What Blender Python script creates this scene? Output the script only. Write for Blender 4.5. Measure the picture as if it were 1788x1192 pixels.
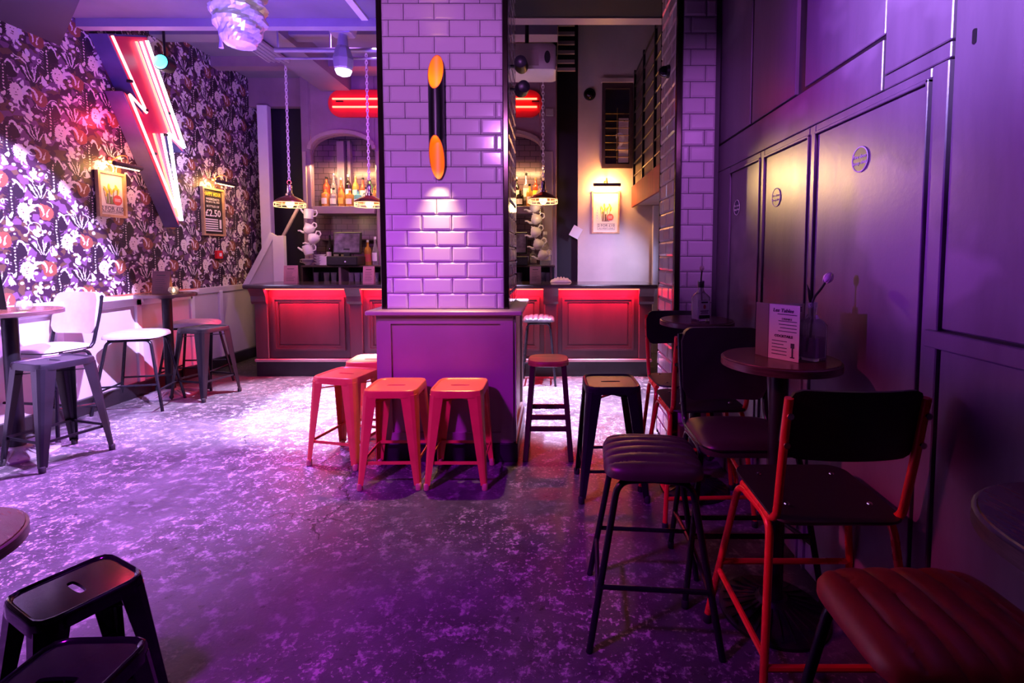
import bpy, bmesh, math, random
from mathutils import Vector, Matrix
random.seed(7)
for o in list(bpy.data.objects): bpy.data.objects.remove(o)
S = bpy.context.scene
C = S.collection
PI = math.pi

# ------------------------------------------------------------------ camera
cam_d = bpy.data.cameras.new('camera')
cam = bpy.data.objects.new('camera', cam_d); C.objects.link(cam)
cam.location = (0, 0, 1.4)
cam.rotation_euler = (math.radians(90 - 3.4), 0, 0)
cam_d.sensor_width = 36; cam_d.lens = 17.114
cam_d.shift_x = -0.0397; cam_d.shift_y = -0.0565
cam_d.clip_start = 0.05
S.camera = cam

# ------------------------------------------------------------------ world + exposure
w = bpy.data.worlds.new('world'); S.world = w; w.use_nodes = True
bg = w.node_tree.nodes['Background']
bg.inputs[0].default_value = (0.26, 0.05, 0.70, 1); bg.inputs[1].default_value = 0.010
S.view_settings.view_transform = 'Standard'; S.view_settings.look = 'None'
S.view_settings.exposure = 0.0; S.view_settings.gamma = 1.0
S.view_settings.use_curve_mapping = False

# ------------------------------------------------------------------ unseen spots of the room, no fixtures; several added to brighten
def aim(o, tgt):
    o.rotation_euler = (Vector(tgt) - o.location).to_track_quat('-Z', 'Y').to_euler()
def spot(name, loc, tgt, col, power, ang, blend=0.4, size=0.05, parent=None):
    d = bpy.data.lights.new(name, 'SPOT'); d.color = col; d.energy = power
    d.spot_size = math.radians(ang); d.spot_blend = blend; d.shadow_soft_size = size
    o = bpy.data.objects.new(name, d); C.objects.link(o); o.location = loc; aim(o, tgt)
    if parent: o.parent = parent
    return o
def point(name, loc, col, power, size=0.03, parent=None):
    d = bpy.data.lights.new(name, 'POINT'); d.color = col; d.energy = power; d.shadow_soft_size = size
    o = bpy.data.objects.new(name, d); C.objects.link(o); o.location = loc
    if parent: o.parent = parent
    return o
def area(name, loc, tgt, col, power, sx, sy, parent=None):
    d = bpy.data.lights.new(name, 'AREA'); d.shape = 'RECTANGLE'; d.size = sx; d.size_y = sy
    d.color = col; d.energy = power
    o = bpy.data.objects.new(name, d); C.objects.link(o); o.location = loc; aim(o, tgt)
    if parent: o.parent = parent
    return o
VIO = (0.50, 0.12, 1.0); LAV = (0.70, 0.58, 1.0); MAG = (0.85, 0.22, 0.95)
for k_, (x_, p_) in enumerate(((-2.75, 6200), (-1.75, 7400), (-0.55, 5600), (0.55, 5600))):
    spot('floor_pool_spot', (x_, 4.85, 3.60), (x_, 4.52, 0), LAV, p_, 37, 0.5, 0.05)
spot('pool_spill_spot', (-2.5, 3.9, 3.35), (-2.95, 3.0, 0), (0.58, 0.24, 1.0), 3600, 64, 1.0, 0.08)
spot('side_wall_spot', (-1.6, 2.6, 3.3), (-4.15, 3.35, 1.10), (0.60, 0.42, 1.0), 3100, 42, 0.10, 0.03)
spot('side_wall_wash', (-1.9, 5.0, 3.6), (-4.15, 5.0, 1.2), (0.52, 0.16, 1.0), 150, 80, 1.0, 0.08)
spot('pillar_wash_spot', (-0.7, -1.0, 3.1), (-0.86, 3.3, 2.15), (0.76, 0.24, 1.0), 640, 36, 0.7, 0.12)
spot('pillar_wash_spot', (0.75, -0.9, 3.1), (1.06, 3.3, 1.95), (0.70, 0.18, 1.0), 430, 24, 0.9, 0.10)
spot('foreground_fill', (-1.9, 0.4, 3.2), (-1.5, 2.4, 0), (0.56, 0.01, 1.0), 760, 80, 1.0, 0.15)  # unseen purple fill added for the near floor
spot('cross_room_spot', (-3.6, 2.05, 1.75), (1.1, 1.45, 2.12), (0.36, 0.02, 1.0), 1150, 29, 1.0, 0.04)
spot('upper_wall_spot', (-1.6, -0.4, 3.2), (1.12, 1.22, 2.40), (0.50, 0.38, 1.0), 2300, 25, 1.0, 0.10)
spot('ceiling_wash_spot', (-1.9, 2.6, 1.5), (-2.7, 4.3, 3.6), (0.20, 0.07, 1.0), 600, 84, 1.0, 0.2)
spot('warm_bar_spot', (-0.78, 5.90, 2.35), (1.12, 2.12, 1.62), (1.0, 0.60, 0.24), 230, 13, 1.0, 0.04)
spot('chair_fill', (-2.4, 1.3, 2.5), (0.75, 1.75, 0.62), (1.0, 0.06, 0.30), 230, 20, 1.0, 0.06)  # unseen magenta spot added to redden the chair tubes
spot('alcove_spot', (2.0, 5.2, 1.9), (0.65, 7.0, 1.15), (0.60, 0.56, 1.0), 300, 42, 0.9, 0.08)
spot('bar_back_wash', (-1.2, 4.5, 3.3), (-2.3, 6.9, 2.6), (0.48, 0.05, 1.0), 170, 80, 1.0, 0.15)

# ------------------------------------------------------------------ node helper
class N:
    def __init__(s, mat): s.t = mat.node_tree; s.n = s.t.nodes; s.l = s.t.links
    def put(s, sock, v):
        if hasattr(v, 'links'): s.l.new(v, sock)
        else: sock.default_value = v
    def m(s, op, a, b=None, c=None, clamp=False):
        n = s.n.new('ShaderNodeMath'); n.operation = op; n.use_clamp = clamp
        for i, v in enumerate((a, b, c)):
            if v is not None: s.put(n.inputs[i], v)
        return n.outputs[0]
    def mix(s, f, a, b):
        n = s.n.new('ShaderNodeMix'); n.data_type = 'RGBA'
        s.put(n.inputs['Factor'], f)
        for k, v in ((6, a), (7, b)):
            if hasattr(v, 'links'): s.l.new(v, n.inputs[k])
            else: n.inputs[k].default_value = (*v[:3], 1)
        return n.outputs[2]
    def noise(s, vec, scale, detail=3, rough=0.55, out='Fac'):
        n = s.n.new('ShaderNodeTexNoise'); n.inputs['Scale'].default_value = scale
        n.inputs['Detail'].default_value = detail; n.inputs['Roughness'].default_value = rough
        if vec is not None: s.l.new(vec, n.inputs['Vector'])
        return n.outputs[out]
    def ramp(s, f, lo, hi):
        n = s.n.new('ShaderNodeMapRange'); s.put(n.inputs[0], f)
        n.inputs[1].default_value = lo; n.inputs[2].default_value = hi
        return n.outputs[0]
    def voro(s, vec, scale, feature='F1', out='Distance'):
        n = s.n.new('ShaderNodeTexVoronoi'); n.feature = feature; n.inputs['Scale'].default_value = scale
        if vec is not None: s.l.new(vec, n.inputs['Vector'])
        return n.outputs[out]
    def pos(s): return s.n.new('ShaderNodeNewGeometry').outputs['Position']
    def obj(s): return s.n.new('ShaderNodeTexCoord').outputs['Object']
    def scale(s, vec, v):
        n = s.n.new('ShaderNodeMapping'); s.l.new(vec, n.inputs[0]); n.inputs['Scale'].default_value = v
        return n.outputs[0]
    def bump(s, h, strength, dist=0.01):
        n = s.n.new('ShaderNodeBump'); n.inputs['Strength'].default_value = strength
        n.inputs['Distance'].default_value = dist; s.l.new(h, n.inputs['Height']); return n.outputs[0]
MATS = {}
def newmat(name):
    m = bpy.data.materials.new(name); m.use_nodes = True; MATS[name] = m
    return m, N(m), m.node_tree.nodes['Principled BSDF']
def M(name, col, rough=0.5, metal=0.0, var=0.12, vs=6, bump=0.0, bs=60, coat=0.0, trans=0.0, emit=None, es=0.0, stretch=None, ior=None, alpha=None):
    m, n, p = newmat(name)
    vec = n.obj()
    if stretch: vec = n.scale(vec, stretch)
    f = n.noise(vec, vs, 4)
    c0 = tuple(max(0, c * (1 - var)) for c in col); c1 = tuple(min(1, c * (1 + var)) for c in col)
    n.l.new(n.mix(n.ramp(f, 0.3, 0.7), c0, c1), p.inputs['Base Color'])
    p.inputs['Roughness'].default_value = rough; p.inputs['Metallic'].default_value = metal
    p.inputs['Coat Weight'].default_value = coat; p.inputs['Transmission Weight'].default_value = trans
    if ior: p.inputs['IOR'].default_value = ior
    if rough > 0.08 and not trans:
        n.l.new(n.m('ADD', n.m('MULTIPLY', n.m('SUBTRACT', f, 0.5), 0.25 * rough), rough), p.inputs['Roughness'])
    if bump:
        n.l.new(n.bump(n.noise(vec, bs, 4), bump, 0.004), p.inputs['Normal'])
    if emit:
        p.inputs['Emission Color'].default_value = (*emit, 1); p.inputs['Emission Strength'].default_value = es
    return m
M('black_metal', (0.009, 0.007, 0.012), 0.36, 0.0, 0.25, 9, 0.05, 150)
M('gloss_black_metal', (0.03, 0.022, 0.035), 0.12, 0.85, 0.2, 5, 0.03, 40)
M('red_metal', (0.80, 0.17, 0.07), 0.34, 0.15, 0.10, 8, 0.04, 90)
M('red_tube', (0.82, 0.035, 0.025), 0.28, 0.1, 0.12, 8)
M('black_tube', (0.02, 0.018, 0.025), 0.25, 0.5, 0.2, 8)
M('black_ply', (0.012, 0.008, 0.010), 0.5, 0, 0.3, 5, stretch=(1, 8, 1))
M('black_leather', (0.035, 0.026, 0.032), 0.38, 0, 0.2, 12, 0.12, 160)
M('red_leather', (0.40, 0.020, 0.018), 0.42, 0, 0.18, 10, 0.12, 170)
M('stitch_dark', (0.05, 0.01, 0.012), 0.6)
M('pale_leather', (0.55, 0.47, 0.50), 0.45, 0, 0.12, 9, 0.1, 150)
M('chrome', (0.8, 0.78, 0.8), 0.15, 1.0, 0.05)
M('bolt_chrome', (0.7, 0.65, 0.6), 0.12, 1.0, 0.05)
M('rubber', (0.012, 0.012, 0.013), 0.7)
M('table_top', (0.10, 0.042, 0.022), 0.26, 0, 0.35, 5, 0, stretch=(2, 14, 1))
M('table_edge', (0.09, 0.05, 0.05), 0.3, 0, 0.5, 14, stretch=(1, 1, 12))
M('cast_iron', (0.015, 0.013, 0.018), 0.4, 0.4, 0.25, 10, 0.1, 80)
M('cast_base', (0.34, 0.30, 0.34), 0.42, 0.5, 0.2, 10, 0.1, 80)
M('wood_seat', (0.42, 0.17, 0.06), 0.35, 0, 0.35, 5, 0, stretch=(1, 9, 1))
M('dark_wood', (0.05, 0.024, 0.02), 0.4, 0, 0.35, 6, 0.05, 60, stretch=(1, 1, 0.2))
M('bar_paint', (0.075, 0.024, 0.035), 0.34, 0, 0.25, 4, 0.06, 50, stretch=(1, 1, 0.3))
M('bar_top', (0.05, 0.03, 0.04), 0.18, 0, 0.3, 5, 0, stretch=(0.4, 6, 1), coat=0.3)
M('dado_paint', (0.36, 0.26, 0.25), 0.42, 0, 0.08, 3, 0.05, 70)
M('white_paint', (0.76, 0.72, 0.76), 0.42, 0, 0.06, 3, 0.04, 60)
M('panel_paint', (0.58, 0.52, 0.56), 0.45, 0, 0.08, 2.5, 0.04, 60)
M('skirting_black', (0.018, 0.015, 0.02), 0.35, 0, 0.3, 6)
M('black_trim', (0.05, 0.035, 0.03), 0.16, 0.85, 0.3, 4)
M('grout', (0.07, 0.055, 0.075), 0.8)
M('tile_glaze', (0.52, 0.45, 0.52), 0.12, 0, 0.05, 2, 0.05, 14, coat=0.3)
M('ceiling_paint', (0.20, 0.17, 0.22), 0.7, 0, 0.15, 2, 0.05, 40)
M('chain_pale', (0.85, 0.80, 0.84), 0.35, 0.3)
M('ceiling_dark', (0.045, 0.036, 0.06), 0.7, 0, 0.15, 2)
M('beam_pale', (0.34, 0.30, 0.36), 0.6, 0, 0.1, 3)
M('fascia_red', (0.30, 0.05, 0.045), 0.65, 0, 0.3, 6, stretch=(1, 3, 0.4))  # red-lit look of the gallery fascia put into its colour
M('ceiling_black', (0.008, 0.007, 0.009), 0.8, 0, 0.3, 3)
M('back_wall_paint', (0.26, 0.16, 0.21), 0.5, 0, 0.2, 2.2, 0.05, 30)
M('alcove_paint', (0.62, 0.50, 0.46), 0.55, 0, 0.10, 2.2, 0.05, 30)
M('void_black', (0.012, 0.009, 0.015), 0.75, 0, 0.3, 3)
M('foil', (0.82, 0.80, 0.82), 0.30, 0.45, 0.2, 10, 0.5, 26)
M('sconce_black', (0.01, 0.009, 0.01), 0.35, 0.4)
M('sconce_gold_lit', (0.62, 0.12, 0.004), 0.5, 0.0, 0.05, emit=(1.0, 0.22, 0.004), es=0.5)  # bulb light on the lining put in as emission
M('warm_bulb', (1, 0.85, 0.6), 0.4, emit=(1.0, 0.70, 0.32), es=5)
M('candle_glow', (1, 0.85, 0.6), 0.4, emit=(1.0, 0.70, 0.35), es=5)
M('neon_red', (1, 0.3, 0.2), 0.4, emit=(1.0, 0.10, 0.05), es=7)
M('neon_pink', (1, 0.4, 0.4), 0.4, emit=(1.0, 0.30, 0.28), es=5)
M('neon_white', (1, 0.95, 1), 0.4, emit=(0.90, 0.82, 1.0), es=6)
M('led_lens', (0.3, 1, 1), 0.3, emit=(0.05, 0.75, 0.85), es=3.2)
M('lens_white', (0.9, 0.9, 1), 0.3, emit=(0.85, 0.80, 1.0), es=3)
M('bolt_red', (0.62, 0.03, 0.08), 0.35, 0, 0.1)
M('bolt_side', (0.10, 0.08, 0.22), 0.4, 0.2, 0.15)
M('sign_red', (0.75, 0.02, 0.03), 0.4, 0, 0.06)
M('pendant_shade', (0.30, 0.13, 0.07), 0.28, 0.75, 0.25)
M('pendant_rim', (0.95, 0.72, 0.40), 0.3, 0.3, 0.05, emit=(1.0, 0.62, 0.26), es=1.2)
M('fixture_grey', (0.42, 0.40, 0.46), 0.35, 0.5, 0.1)
M('fixture_black', (0.015, 0.014, 0.018), 0.4, 0.2)
M('projector_white', (0.62, 0.56, 0.52), 0.4, 0, 0.06)
M('frame_wood', (0.55, 0.34, 0.18), 0.35, 0.1, 0.25, 12)
M('frame_dark', (0.06, 0.035, 0.04), 0.35, 0, 0.25, 12)
M('paper', (0.80, 0.74, 0.62), 0.6, 0, 0.04)
M('paper_white', (0.84, 0.80, 0.82), 0.55, 0, 0.03)
M('poster_black', (0.02, 0.017, 0.02), 0.45)
M('ink', (0.03, 0.025, 0.03), 0.6)
M('ink_brown', (0.16, 0.09, 0.05), 0.6)
M('ink_red', (0.62, 0.10, 0.07), 0.6)
M('ink_green', (0.20, 0.24, 0.08), 0.6)
M('ink_yellow', (0.95, 0.62, 0.06), 0.5)
M('menu_pink', (0.72, 0.36, 0.34), 0.55, 0, 0.05)
M('menu_red_dark', (0.15, 0.05, 0.06), 0.5, 0, 0.1)
M('menu_tan', (0.55, 0.36, 0.30), 0.55, 0, 0.06)
M('china', (0.74, 0.70, 0.74), 0.16, 0, 0.05, coat=0.4)
M('china_print', (0.28, 0.22, 0.34), 0.3)
M('sign_blue', (0.012, 0.008, 0.06), 0.35)
M('screen', (0.16, 0.12, 0.20), 0.15, 0, 0.5, 12)
M('petal', (0.78, 0.60, 0.62), 0.5, 0, 0.15, 30)
M('stem', (0.05, 0.06, 0.03), 0.5)
M('bread', (0.55, 0.45, 0.30), 0.7, 0, 0.3, 20, 0.3, 40)
M('brass', (0.75, 0.48, 0.20), 0.28, 0.9, 0.1)
def glass(name, col, rough=0.03, tw=0.92):
    m, n, p = newmat(name)
    f = n.noise(n.obj(), 9, 2)
    n.l.new(n.mix(n.ramp(f, 0.3, 0.7), tuple(c * 0.93 for c in col), col), p.inputs['Base Color'])
    p.inputs['Roughness'].default_value = rough; p.inputs['Transmission Weight'].default_value = tw
    p.inputs['IOR'].default_value = 1.42
    return m
glass('glass_clear', (0.92, 0.90, 0.95), 0.03, 0.84); glass('glass_amber', (0.90, 0.45, 0.10), 0.05, 0.5); glass('glass_red', (0.75, 0.12, 0.05), 0.05, 0.5)
glass('glass_green', (0.10, 0.55, 0.12), 0.05, 0.5); glass('glass_aqua', (0.25, 0.75, 0.70), 0.05, 0.5); glass('glass_dark', (0.10, 0.07, 0.05))
glass('glass_violet', (0.55, 0.38, 0.72)); glass('window_glass', (0.35, 0.30, 0.45), 0.05)

# --- floor: worn painted concrete
m, n, p = newmat('floor_concrete'); P = n.pos()
a = n.noise(P, 1.3, 6, 0.6); b = n.noise(n.scale(P, (1, 1.0, 1)), 13, 8, 0.70); c = n.noise(P, 55, 5, 0.62)
base = n.mix(n.ramp(a, 0.35, 0.68), (0.030, 0.026, 0.032), (0.105, 0.098, 0.108))
base = n.mix(n.ramp(b, 0.52, 0.66), base, (0.17, 0.155, 0.165))
big = n.ramp(n.noise(P, 0.8, 3), 0.40, 0.62)
speck = n.m('MULTIPLY', n.ramp(n.m('ADD', n.m('MULTIPLY', b, 0.45), n.m('MULTIPLY', c, 0.6)), 0.565, 0.60), big, clamp=True)
base = n.mix(speck, base, (0.46, 0.38, 0.40))
base = n.mix(n.ramp(n.noise(P, 17, 6, 0.7), 0.60, 0.70), base, (0.012, 0.010, 0.013))
wv = n.n.new('ShaderNodeVectorMath'); wv.operation = 'ADD'
wn = n.n.new('ShaderNodeVectorMath'); wn.operation = 'SCALE'; wn.inputs['Scale'].default_value = 0.35
n.l.new(n.noise(P, 2.5, 5, 0.6, 'Color'), wn.inputs[0]); n.l.new(P, wv.inputs[0]); n.l.new(wn.outputs[0], wv.inputs[1])
crk = n.voro(wv.outputs[0], 0.62, 'DISTANCE_TO_EDGE')
crm = n.m('MULTIPLY', n.m('LESS_THAN', crk, 0.0022), n.m('GREATER_THAN', n.noise(P, 0.9, 2), 0.55))
base = n.mix(n.m('MULTIPLY', crm, 0.85), base, (0.012, 0.01, 0.014))
n.l.new(base, p.inputs['Base Color'])
n.l.new(n.m('ADD', n.m('MULTIPLY', b, 0.55), 0.10), p.inputs['Roughness']); p.inputs['Specular IOR Level'].default_value = 0.28
hh = n.m('ADD', n.m('MULTIPLY', b, 0.7), n.m('ADD', n.m('MULTIPLY', c, 0.35), n.m('MULTIPLY', crm, -0.6)))
n.l.new(n.bump(hh, 0.38, 0.010), p.inputs['Normal'])

# --- right wall: satin dark paint with patched streaks
m, n, p = newmat('wall_satin'); P = n.pos()
st = n.noise(n.scale(P, (3, 3, 0.5)), 2.0, 5, 0.6)
pt = n.noise(n.scale(P, (1, 1.2, 1.6)), 1.3, 3)
base = n.mix(n.ramp(st, 0.3, 0.7), (0.125, 0.080, 0.135), (0.19, 0.125, 0.20))
base = n.mix(n.m('MULTIPLY', n.ramp(pt, 0.56, 0.62), 0.55), base, (0.28, 0.20, 0.29))
n.l.new(base, p.inputs['Base Color'])
n.l.new(n.m('ADD', n.m('MULTIPLY', st, 0.16), 0.24), p.inputs['Roughness'])
n.l.new(n.bump(n.noise(P, 55, 4), 0.10, 0.004), p.inputs['Normal'])

# --- back bar tiles too small to pick apart
m, n, p = newmat('far_tiles')
br = n.n.new('ShaderNodeTexBrick'); br.inputs['Scale'].default_value = 1.0
br.inputs['Brick Width'].default_value = 0.16; br.inputs['Row Height'].default_value = 0.08; br.inputs['Mortar Size'].default_value = 0.004
br.inputs['Color1'].default_value = (0.16, 0.09, 0.12, 1); br.inputs['Color2'].default_value = (0.19, 0.11, 0.14, 1); br.inputs['Mortar'].default_value = (0.05, 0.03, 0.04, 1)
sx = n.n.new('ShaderNodeSeparateXYZ'); cx = n.n.new('ShaderNodeCombineXYZ'); n.l.new(n.pos(), sx.inputs[0])
n.l.new(sx.outputs[0], cx.inputs[0]); n.l.new(sx.outputs[2], cx.inputs[1]); n.l.new(cx.outputs[0], br.inputs['Vector'])
n.l.new(br.outputs['Color'], p.inputs['Base Color']); p.inputs['Roughness'].default_value = 0.25

# --- wallpaper: printed jungle of leaves, ferns and lion heads on a half-drop repeat
m, n, p = newmat('jungle_wallpaper')
sep = n.n.new('ShaderNodeSeparateXYZ'); P = n.pos(); n.l.new(P, sep.inputs[0])
wob = n.m('ADD', n.m('MULTIPLY', n.m('SUBTRACT', n.noise(P, 16, 2), 0.5), 0.03), n.m('MULTIPLY', n.m('SUBTRACT', n.noise(P, 75, 1), 0.5), 0.016))
U = n.m('ADD', sep.outputs[1], wob); V = n.m('ADD', sep.outputs[2], n.m('ADD', n.m('MULTIPLY', n.m('SUBTRACT', n.noise(P, 13, 2), 0.5), 0.03), n.m('MULTIPLY', n.m('SUBTRACT', n.noise(n.scale(P, (1.3, 1.3, 1.3)), 66, 1), 0.5), 0.016)))
WP, HP = 0.33, 0.46
def cell(cu, cv):
    k = n.m('ROUND', n.m('DIVIDE', n.m('SUBTRACT', U, cu), WP))
    du = n.m('SUBTRACT', n.m('SUBTRACT', U, cu), n.m('MULTIPLY', k, WP))
    par = n.m('ABSOLUTE', n.m('MODULO', k, 2.0))
    dv = n.m('SUBTRACT', n.m('SUBTRACT', V, cv), n.m('MULTIPLY', par, HP / 2))
    dv = n.m('SUBTRACT', dv, n.m('MULTIPLY', n.m('ROUND', n.m('DIVIDE', dv, HP)), HP))
    return du, dv
def ell(d, cx, cy, a, b, rot=0.0, tp=0.0):
    x = n.m('SUBTRACT', d[0], cx) if cx else d[0]; y = n.m('SUBTRACT', d[1], cy) if cy else d[1]
    if rot:
        cr, sr = math.cos(rot), math.sin(rot)
        x, y = (n.m('ADD', n.m('MULTIPLY', x, cr), n.m('MULTIPLY', y, sr)), n.m('SUBTRACT', n.m('MULTIPLY', y, cr), n.m('MULTIPLY', x, sr)))
    x = n.m('DIVIDE', x, a); y = n.m('DIVIDE', y, b)
    if tp: x = n.m('MULTIPLY', x, n.m('ADD', n.m('MULTIPLY', y, tp), 1.05 + abs(tp) * 0.2))
    return n.m('ADD', n.m('MULTIPLY', x, x), n.m('MULTIPLY', y, y))
def inside(e, t=1.0): return n.m('LESS_THAN', e, t)
def crescent(d, cx, cy, a, b, ox, oy, rot=0.0):
    return n.m('SUBTRACT', inside(ell(d, cx, cy, a, b, rot)), inside(ell(d, cx + ox, cy + oy, a * 0.9, b * 0.9, rot)), clamp=True)
PLUM = (0.040, 0.012, 0.040); PALE = (0.72, 0.66, 0.68); MAUVE = (0.16, 0.07, 0.17); TERRA = (0.26, 0.08, 0.05); DEEP = (0.018, 0.008, 0.022); OLIVE = (0.11, 0.06, 0.04); CREAM = (0.76, 0.68, 0.62)
# filler sprigs
vp = n.scale(P, (1, 1, 1.25))
vc = n.n.new('ShaderNodeTexVoronoi'); vc.inputs['Scale'].default_value = 21; n.l.new(vp, vc.inputs['Vector'])
rnd = n.n.new('ShaderNodeSeparateColor'); n.l.new(vc.outputs['Color'], rnd.inputs[0])
col = n.mix(n.m('GREATER_THAN', rnd.outputs[0], 0.62), PLUM, MAUVE)
col = n.mix(n.m('GREATER_THAN', rnd.outputs[1], 0.80), col, OLIVE)
blob = n.m('MULTIPLY', n.m('LESS_THAN', vc.outputs['Distance'], 0.36), n.m('GREATER_THAN', rnd.outputs[2], 0.70))
col = n.mix(blob, col, PALE)
rings = n.m('MULTIPLY', n.m('LESS_THAN', n.m('ABSOLUTE', n.m('SUBTRACT', n.voro(vp, 9.5), 0.45)), 0.035), n.m('GREATER_THAN', n.noise(P, 6, 1), 0.56))
col = n.mix(rings, col, PALE)
# terracotta bulbs with a pale vein
d = cell(0.06, 0.36)
col = n.mix(inside(ell(d, 0, 0, 0.058, 0.062)), col, TERRA); col = n.mix(inside(ell(d, -0.03, 0.03, 0.03, 0.045, 0.5)), col, TERRA)
col = n.mix(crescent(d, 0.012, 0.0, 0.012, 0.038, 0.012, 0.01, -0.3), col, CREAM)
# twin spade leaves with pale scalloped hoods
d = cell(0.22, 0.30)
hood = n.m('GREATER_THAN', d[1], -0.022)
for (cx_, cy_, a_, b_, r_) in ((-0.038, 0.0, 0.043, 0.064, 0.15), (0.045, -0.012, 0.041, 0.060, -0.2)):
    col = n.mix(n.m('MULTIPLY', inside(ell(d, cx_, cy_, a_, b_, r_, 0.35)), hood), col, PALE)
col = n.mix(inside(ell(d, -0.037, -0.014, 0.036, 0.058, 0.15, 0.45)), col, DEEP); col = n.mix(inside(ell(d, 0.044, -0.028, 0.035, 0.054, -0.2, 0.45)), col, MAUVE)
# tufts of grass blades and long dark leaves
d = cell(0.0, 0.06)
for (cx_, cy_, a_, b_, r_) in ((0.0, 0.0, 0.020, 0.085, 0.35), (0.045, 0.0, 0.016, 0.075, -0.3), (-0.05, 0.01, 0.015, 0.06, 0.75)):
    col = n.mix(inside(ell(d, cx_, cy_, a_, b_, r_)), col, DEEP)
for (cx_, cy_, b_, r_) in ((0.02, 0.02, 0.06, 0.1), (0.03, 0.01, 0.055, -0.25), (-0.01, 0.02, 0.06, 0.4), (-0.03, 0.0, 0.05, 0.65), (0.055, -0.01, 0.045, -0.55)):
    col = n.mix(inside(ell(d, cx_, cy_, 0.0042, b_, r_)), col, PALE)
# fern columns with dots and side fronds
d = cell(0.135, 0.20)
fr = n.m('MULTIPLY', inside(ell(d, 0, 0, 0.060, 0.135)), n.m('GREATER_THAN', n.m('SINE', n.m('MULTIPLY', n.m('ADD', d[1], n.m('MULTIPLY', n.m('ABSOLUTE', d[0]), -0.5)), 300)), -0.2))
col = n.mix(fr, col, DEEP); col = n.mix(inside(ell(d, 0, 0, 0.026, 0.145)), col, DEEP)
dots = n.m('MULTIPLY', n.m('LESS_THAN', n.m('ABSOLUTE', d[0]), 0.006), n.m('MULTIPLY', n.m('GREATER_THAN', n.m('SINE', n.m('MULTIPLY', d[1], 260)), 0.1), n.m('LESS_THAN', n.m('ABSOLUTE', d[1]), 0.11)))
col = n.mix(dots, col, CREAM)
# arching pale blades
d = cell(0.29, 0.12)
for (cx_, cy_, a_, b_, ox_, r_) in ((0, 0, 0.05, 0.085, 0.018, -0.4), (-0.03, -0.03, 0.035, 0.07, 0.012, -0.5), (0.05, 0.03, 0.03, 0.05, -0.011, 0.5)):
    col = n.mix(crescent(d, cx_, cy_, a_, b_, ox_, -0.012, r_), col, PALE)
# bird and small beasts
d = cell(0.30, 0.42)
col = n.mix(inside(ell(d, 0, 0, 0.020, 0.034, 0.6)), col, CREAM); col = n.mix(inside(ell(d, 0.02, 0.03, 0.013, 0.016)), col, CREAM); col = n.mix(inside(ell(d, -0.02, -0.035, 0.009, 0.03, 0.9)), col, CREAM)
d = cell(0.03, 0.21)
col = n.mix(inside(ell(d, 0, 0, 0.022, 0.013, 0.5)), col, PALE); col = n.mix(inside(ell(d, 0.045, -0.01, 0.015, 0.020)), col, PALE); col = n.mix(inside(ell(d, 0.045, -0.01, 0.006, 0.009)), col, DEEP)
col = n.mix(inside(ell(d, -0.05, 0.02, 0.010, 0.03, 0.2)), col, PALE)
d = cell(0.10, 0.05)
col = n.mix(inside(ell(d, 0, 0, 0.020, 0.040, 0.3, 0.9)), col, PALE); col = n.mix(inside(ell(d, 0.03, 0.045, 0.014, 0.022, -0.5, 0.6)), col, CREAM)
d = cell(0.27, 0.21)
col = n.mix(inside(ell(d, 0, 0, 0.016, 0.026, -0.4, 0.8)), col, PALE); col = n.mix(inside(ell(d, -0.03, 0.02, 0.022, 0.008, 0.6)), col, PALE)
# lion heads
d = cell(0.215, 0.13)
ang = n.m('ARCTAN2', d[1], d[0]); sc = n.m('ADD', n.m('MULTIPLY', n.m('SINE', n.m('MULTIPLY', ang, 17)), 0.12), 1.0)
col = n.mix(n.m('LESS_THAN', ell(d, 0, 0, 0.046, 0.066), sc), col, CREAM)
for (ex, ey, ea, eb) in ((-0.014, 0.018, 0.005, 0.004), (0.014, 0.018, 0.005, 0.004), (0, -0.008, 0.008, 0.006), (0, -0.028, 0.013, 0.003)):
    col = n.mix(inside(ell(d, ex, ey, ea, eb)), col, OLIVE)
n.l.new(col, p.inputs['Base Color']); p.inputs['Roughness'].default_value = 0.5
n.l.new(n.bump(n.noise(P, 90, 2), 0.05, 0.002), p.inputs['Normal'])

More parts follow.
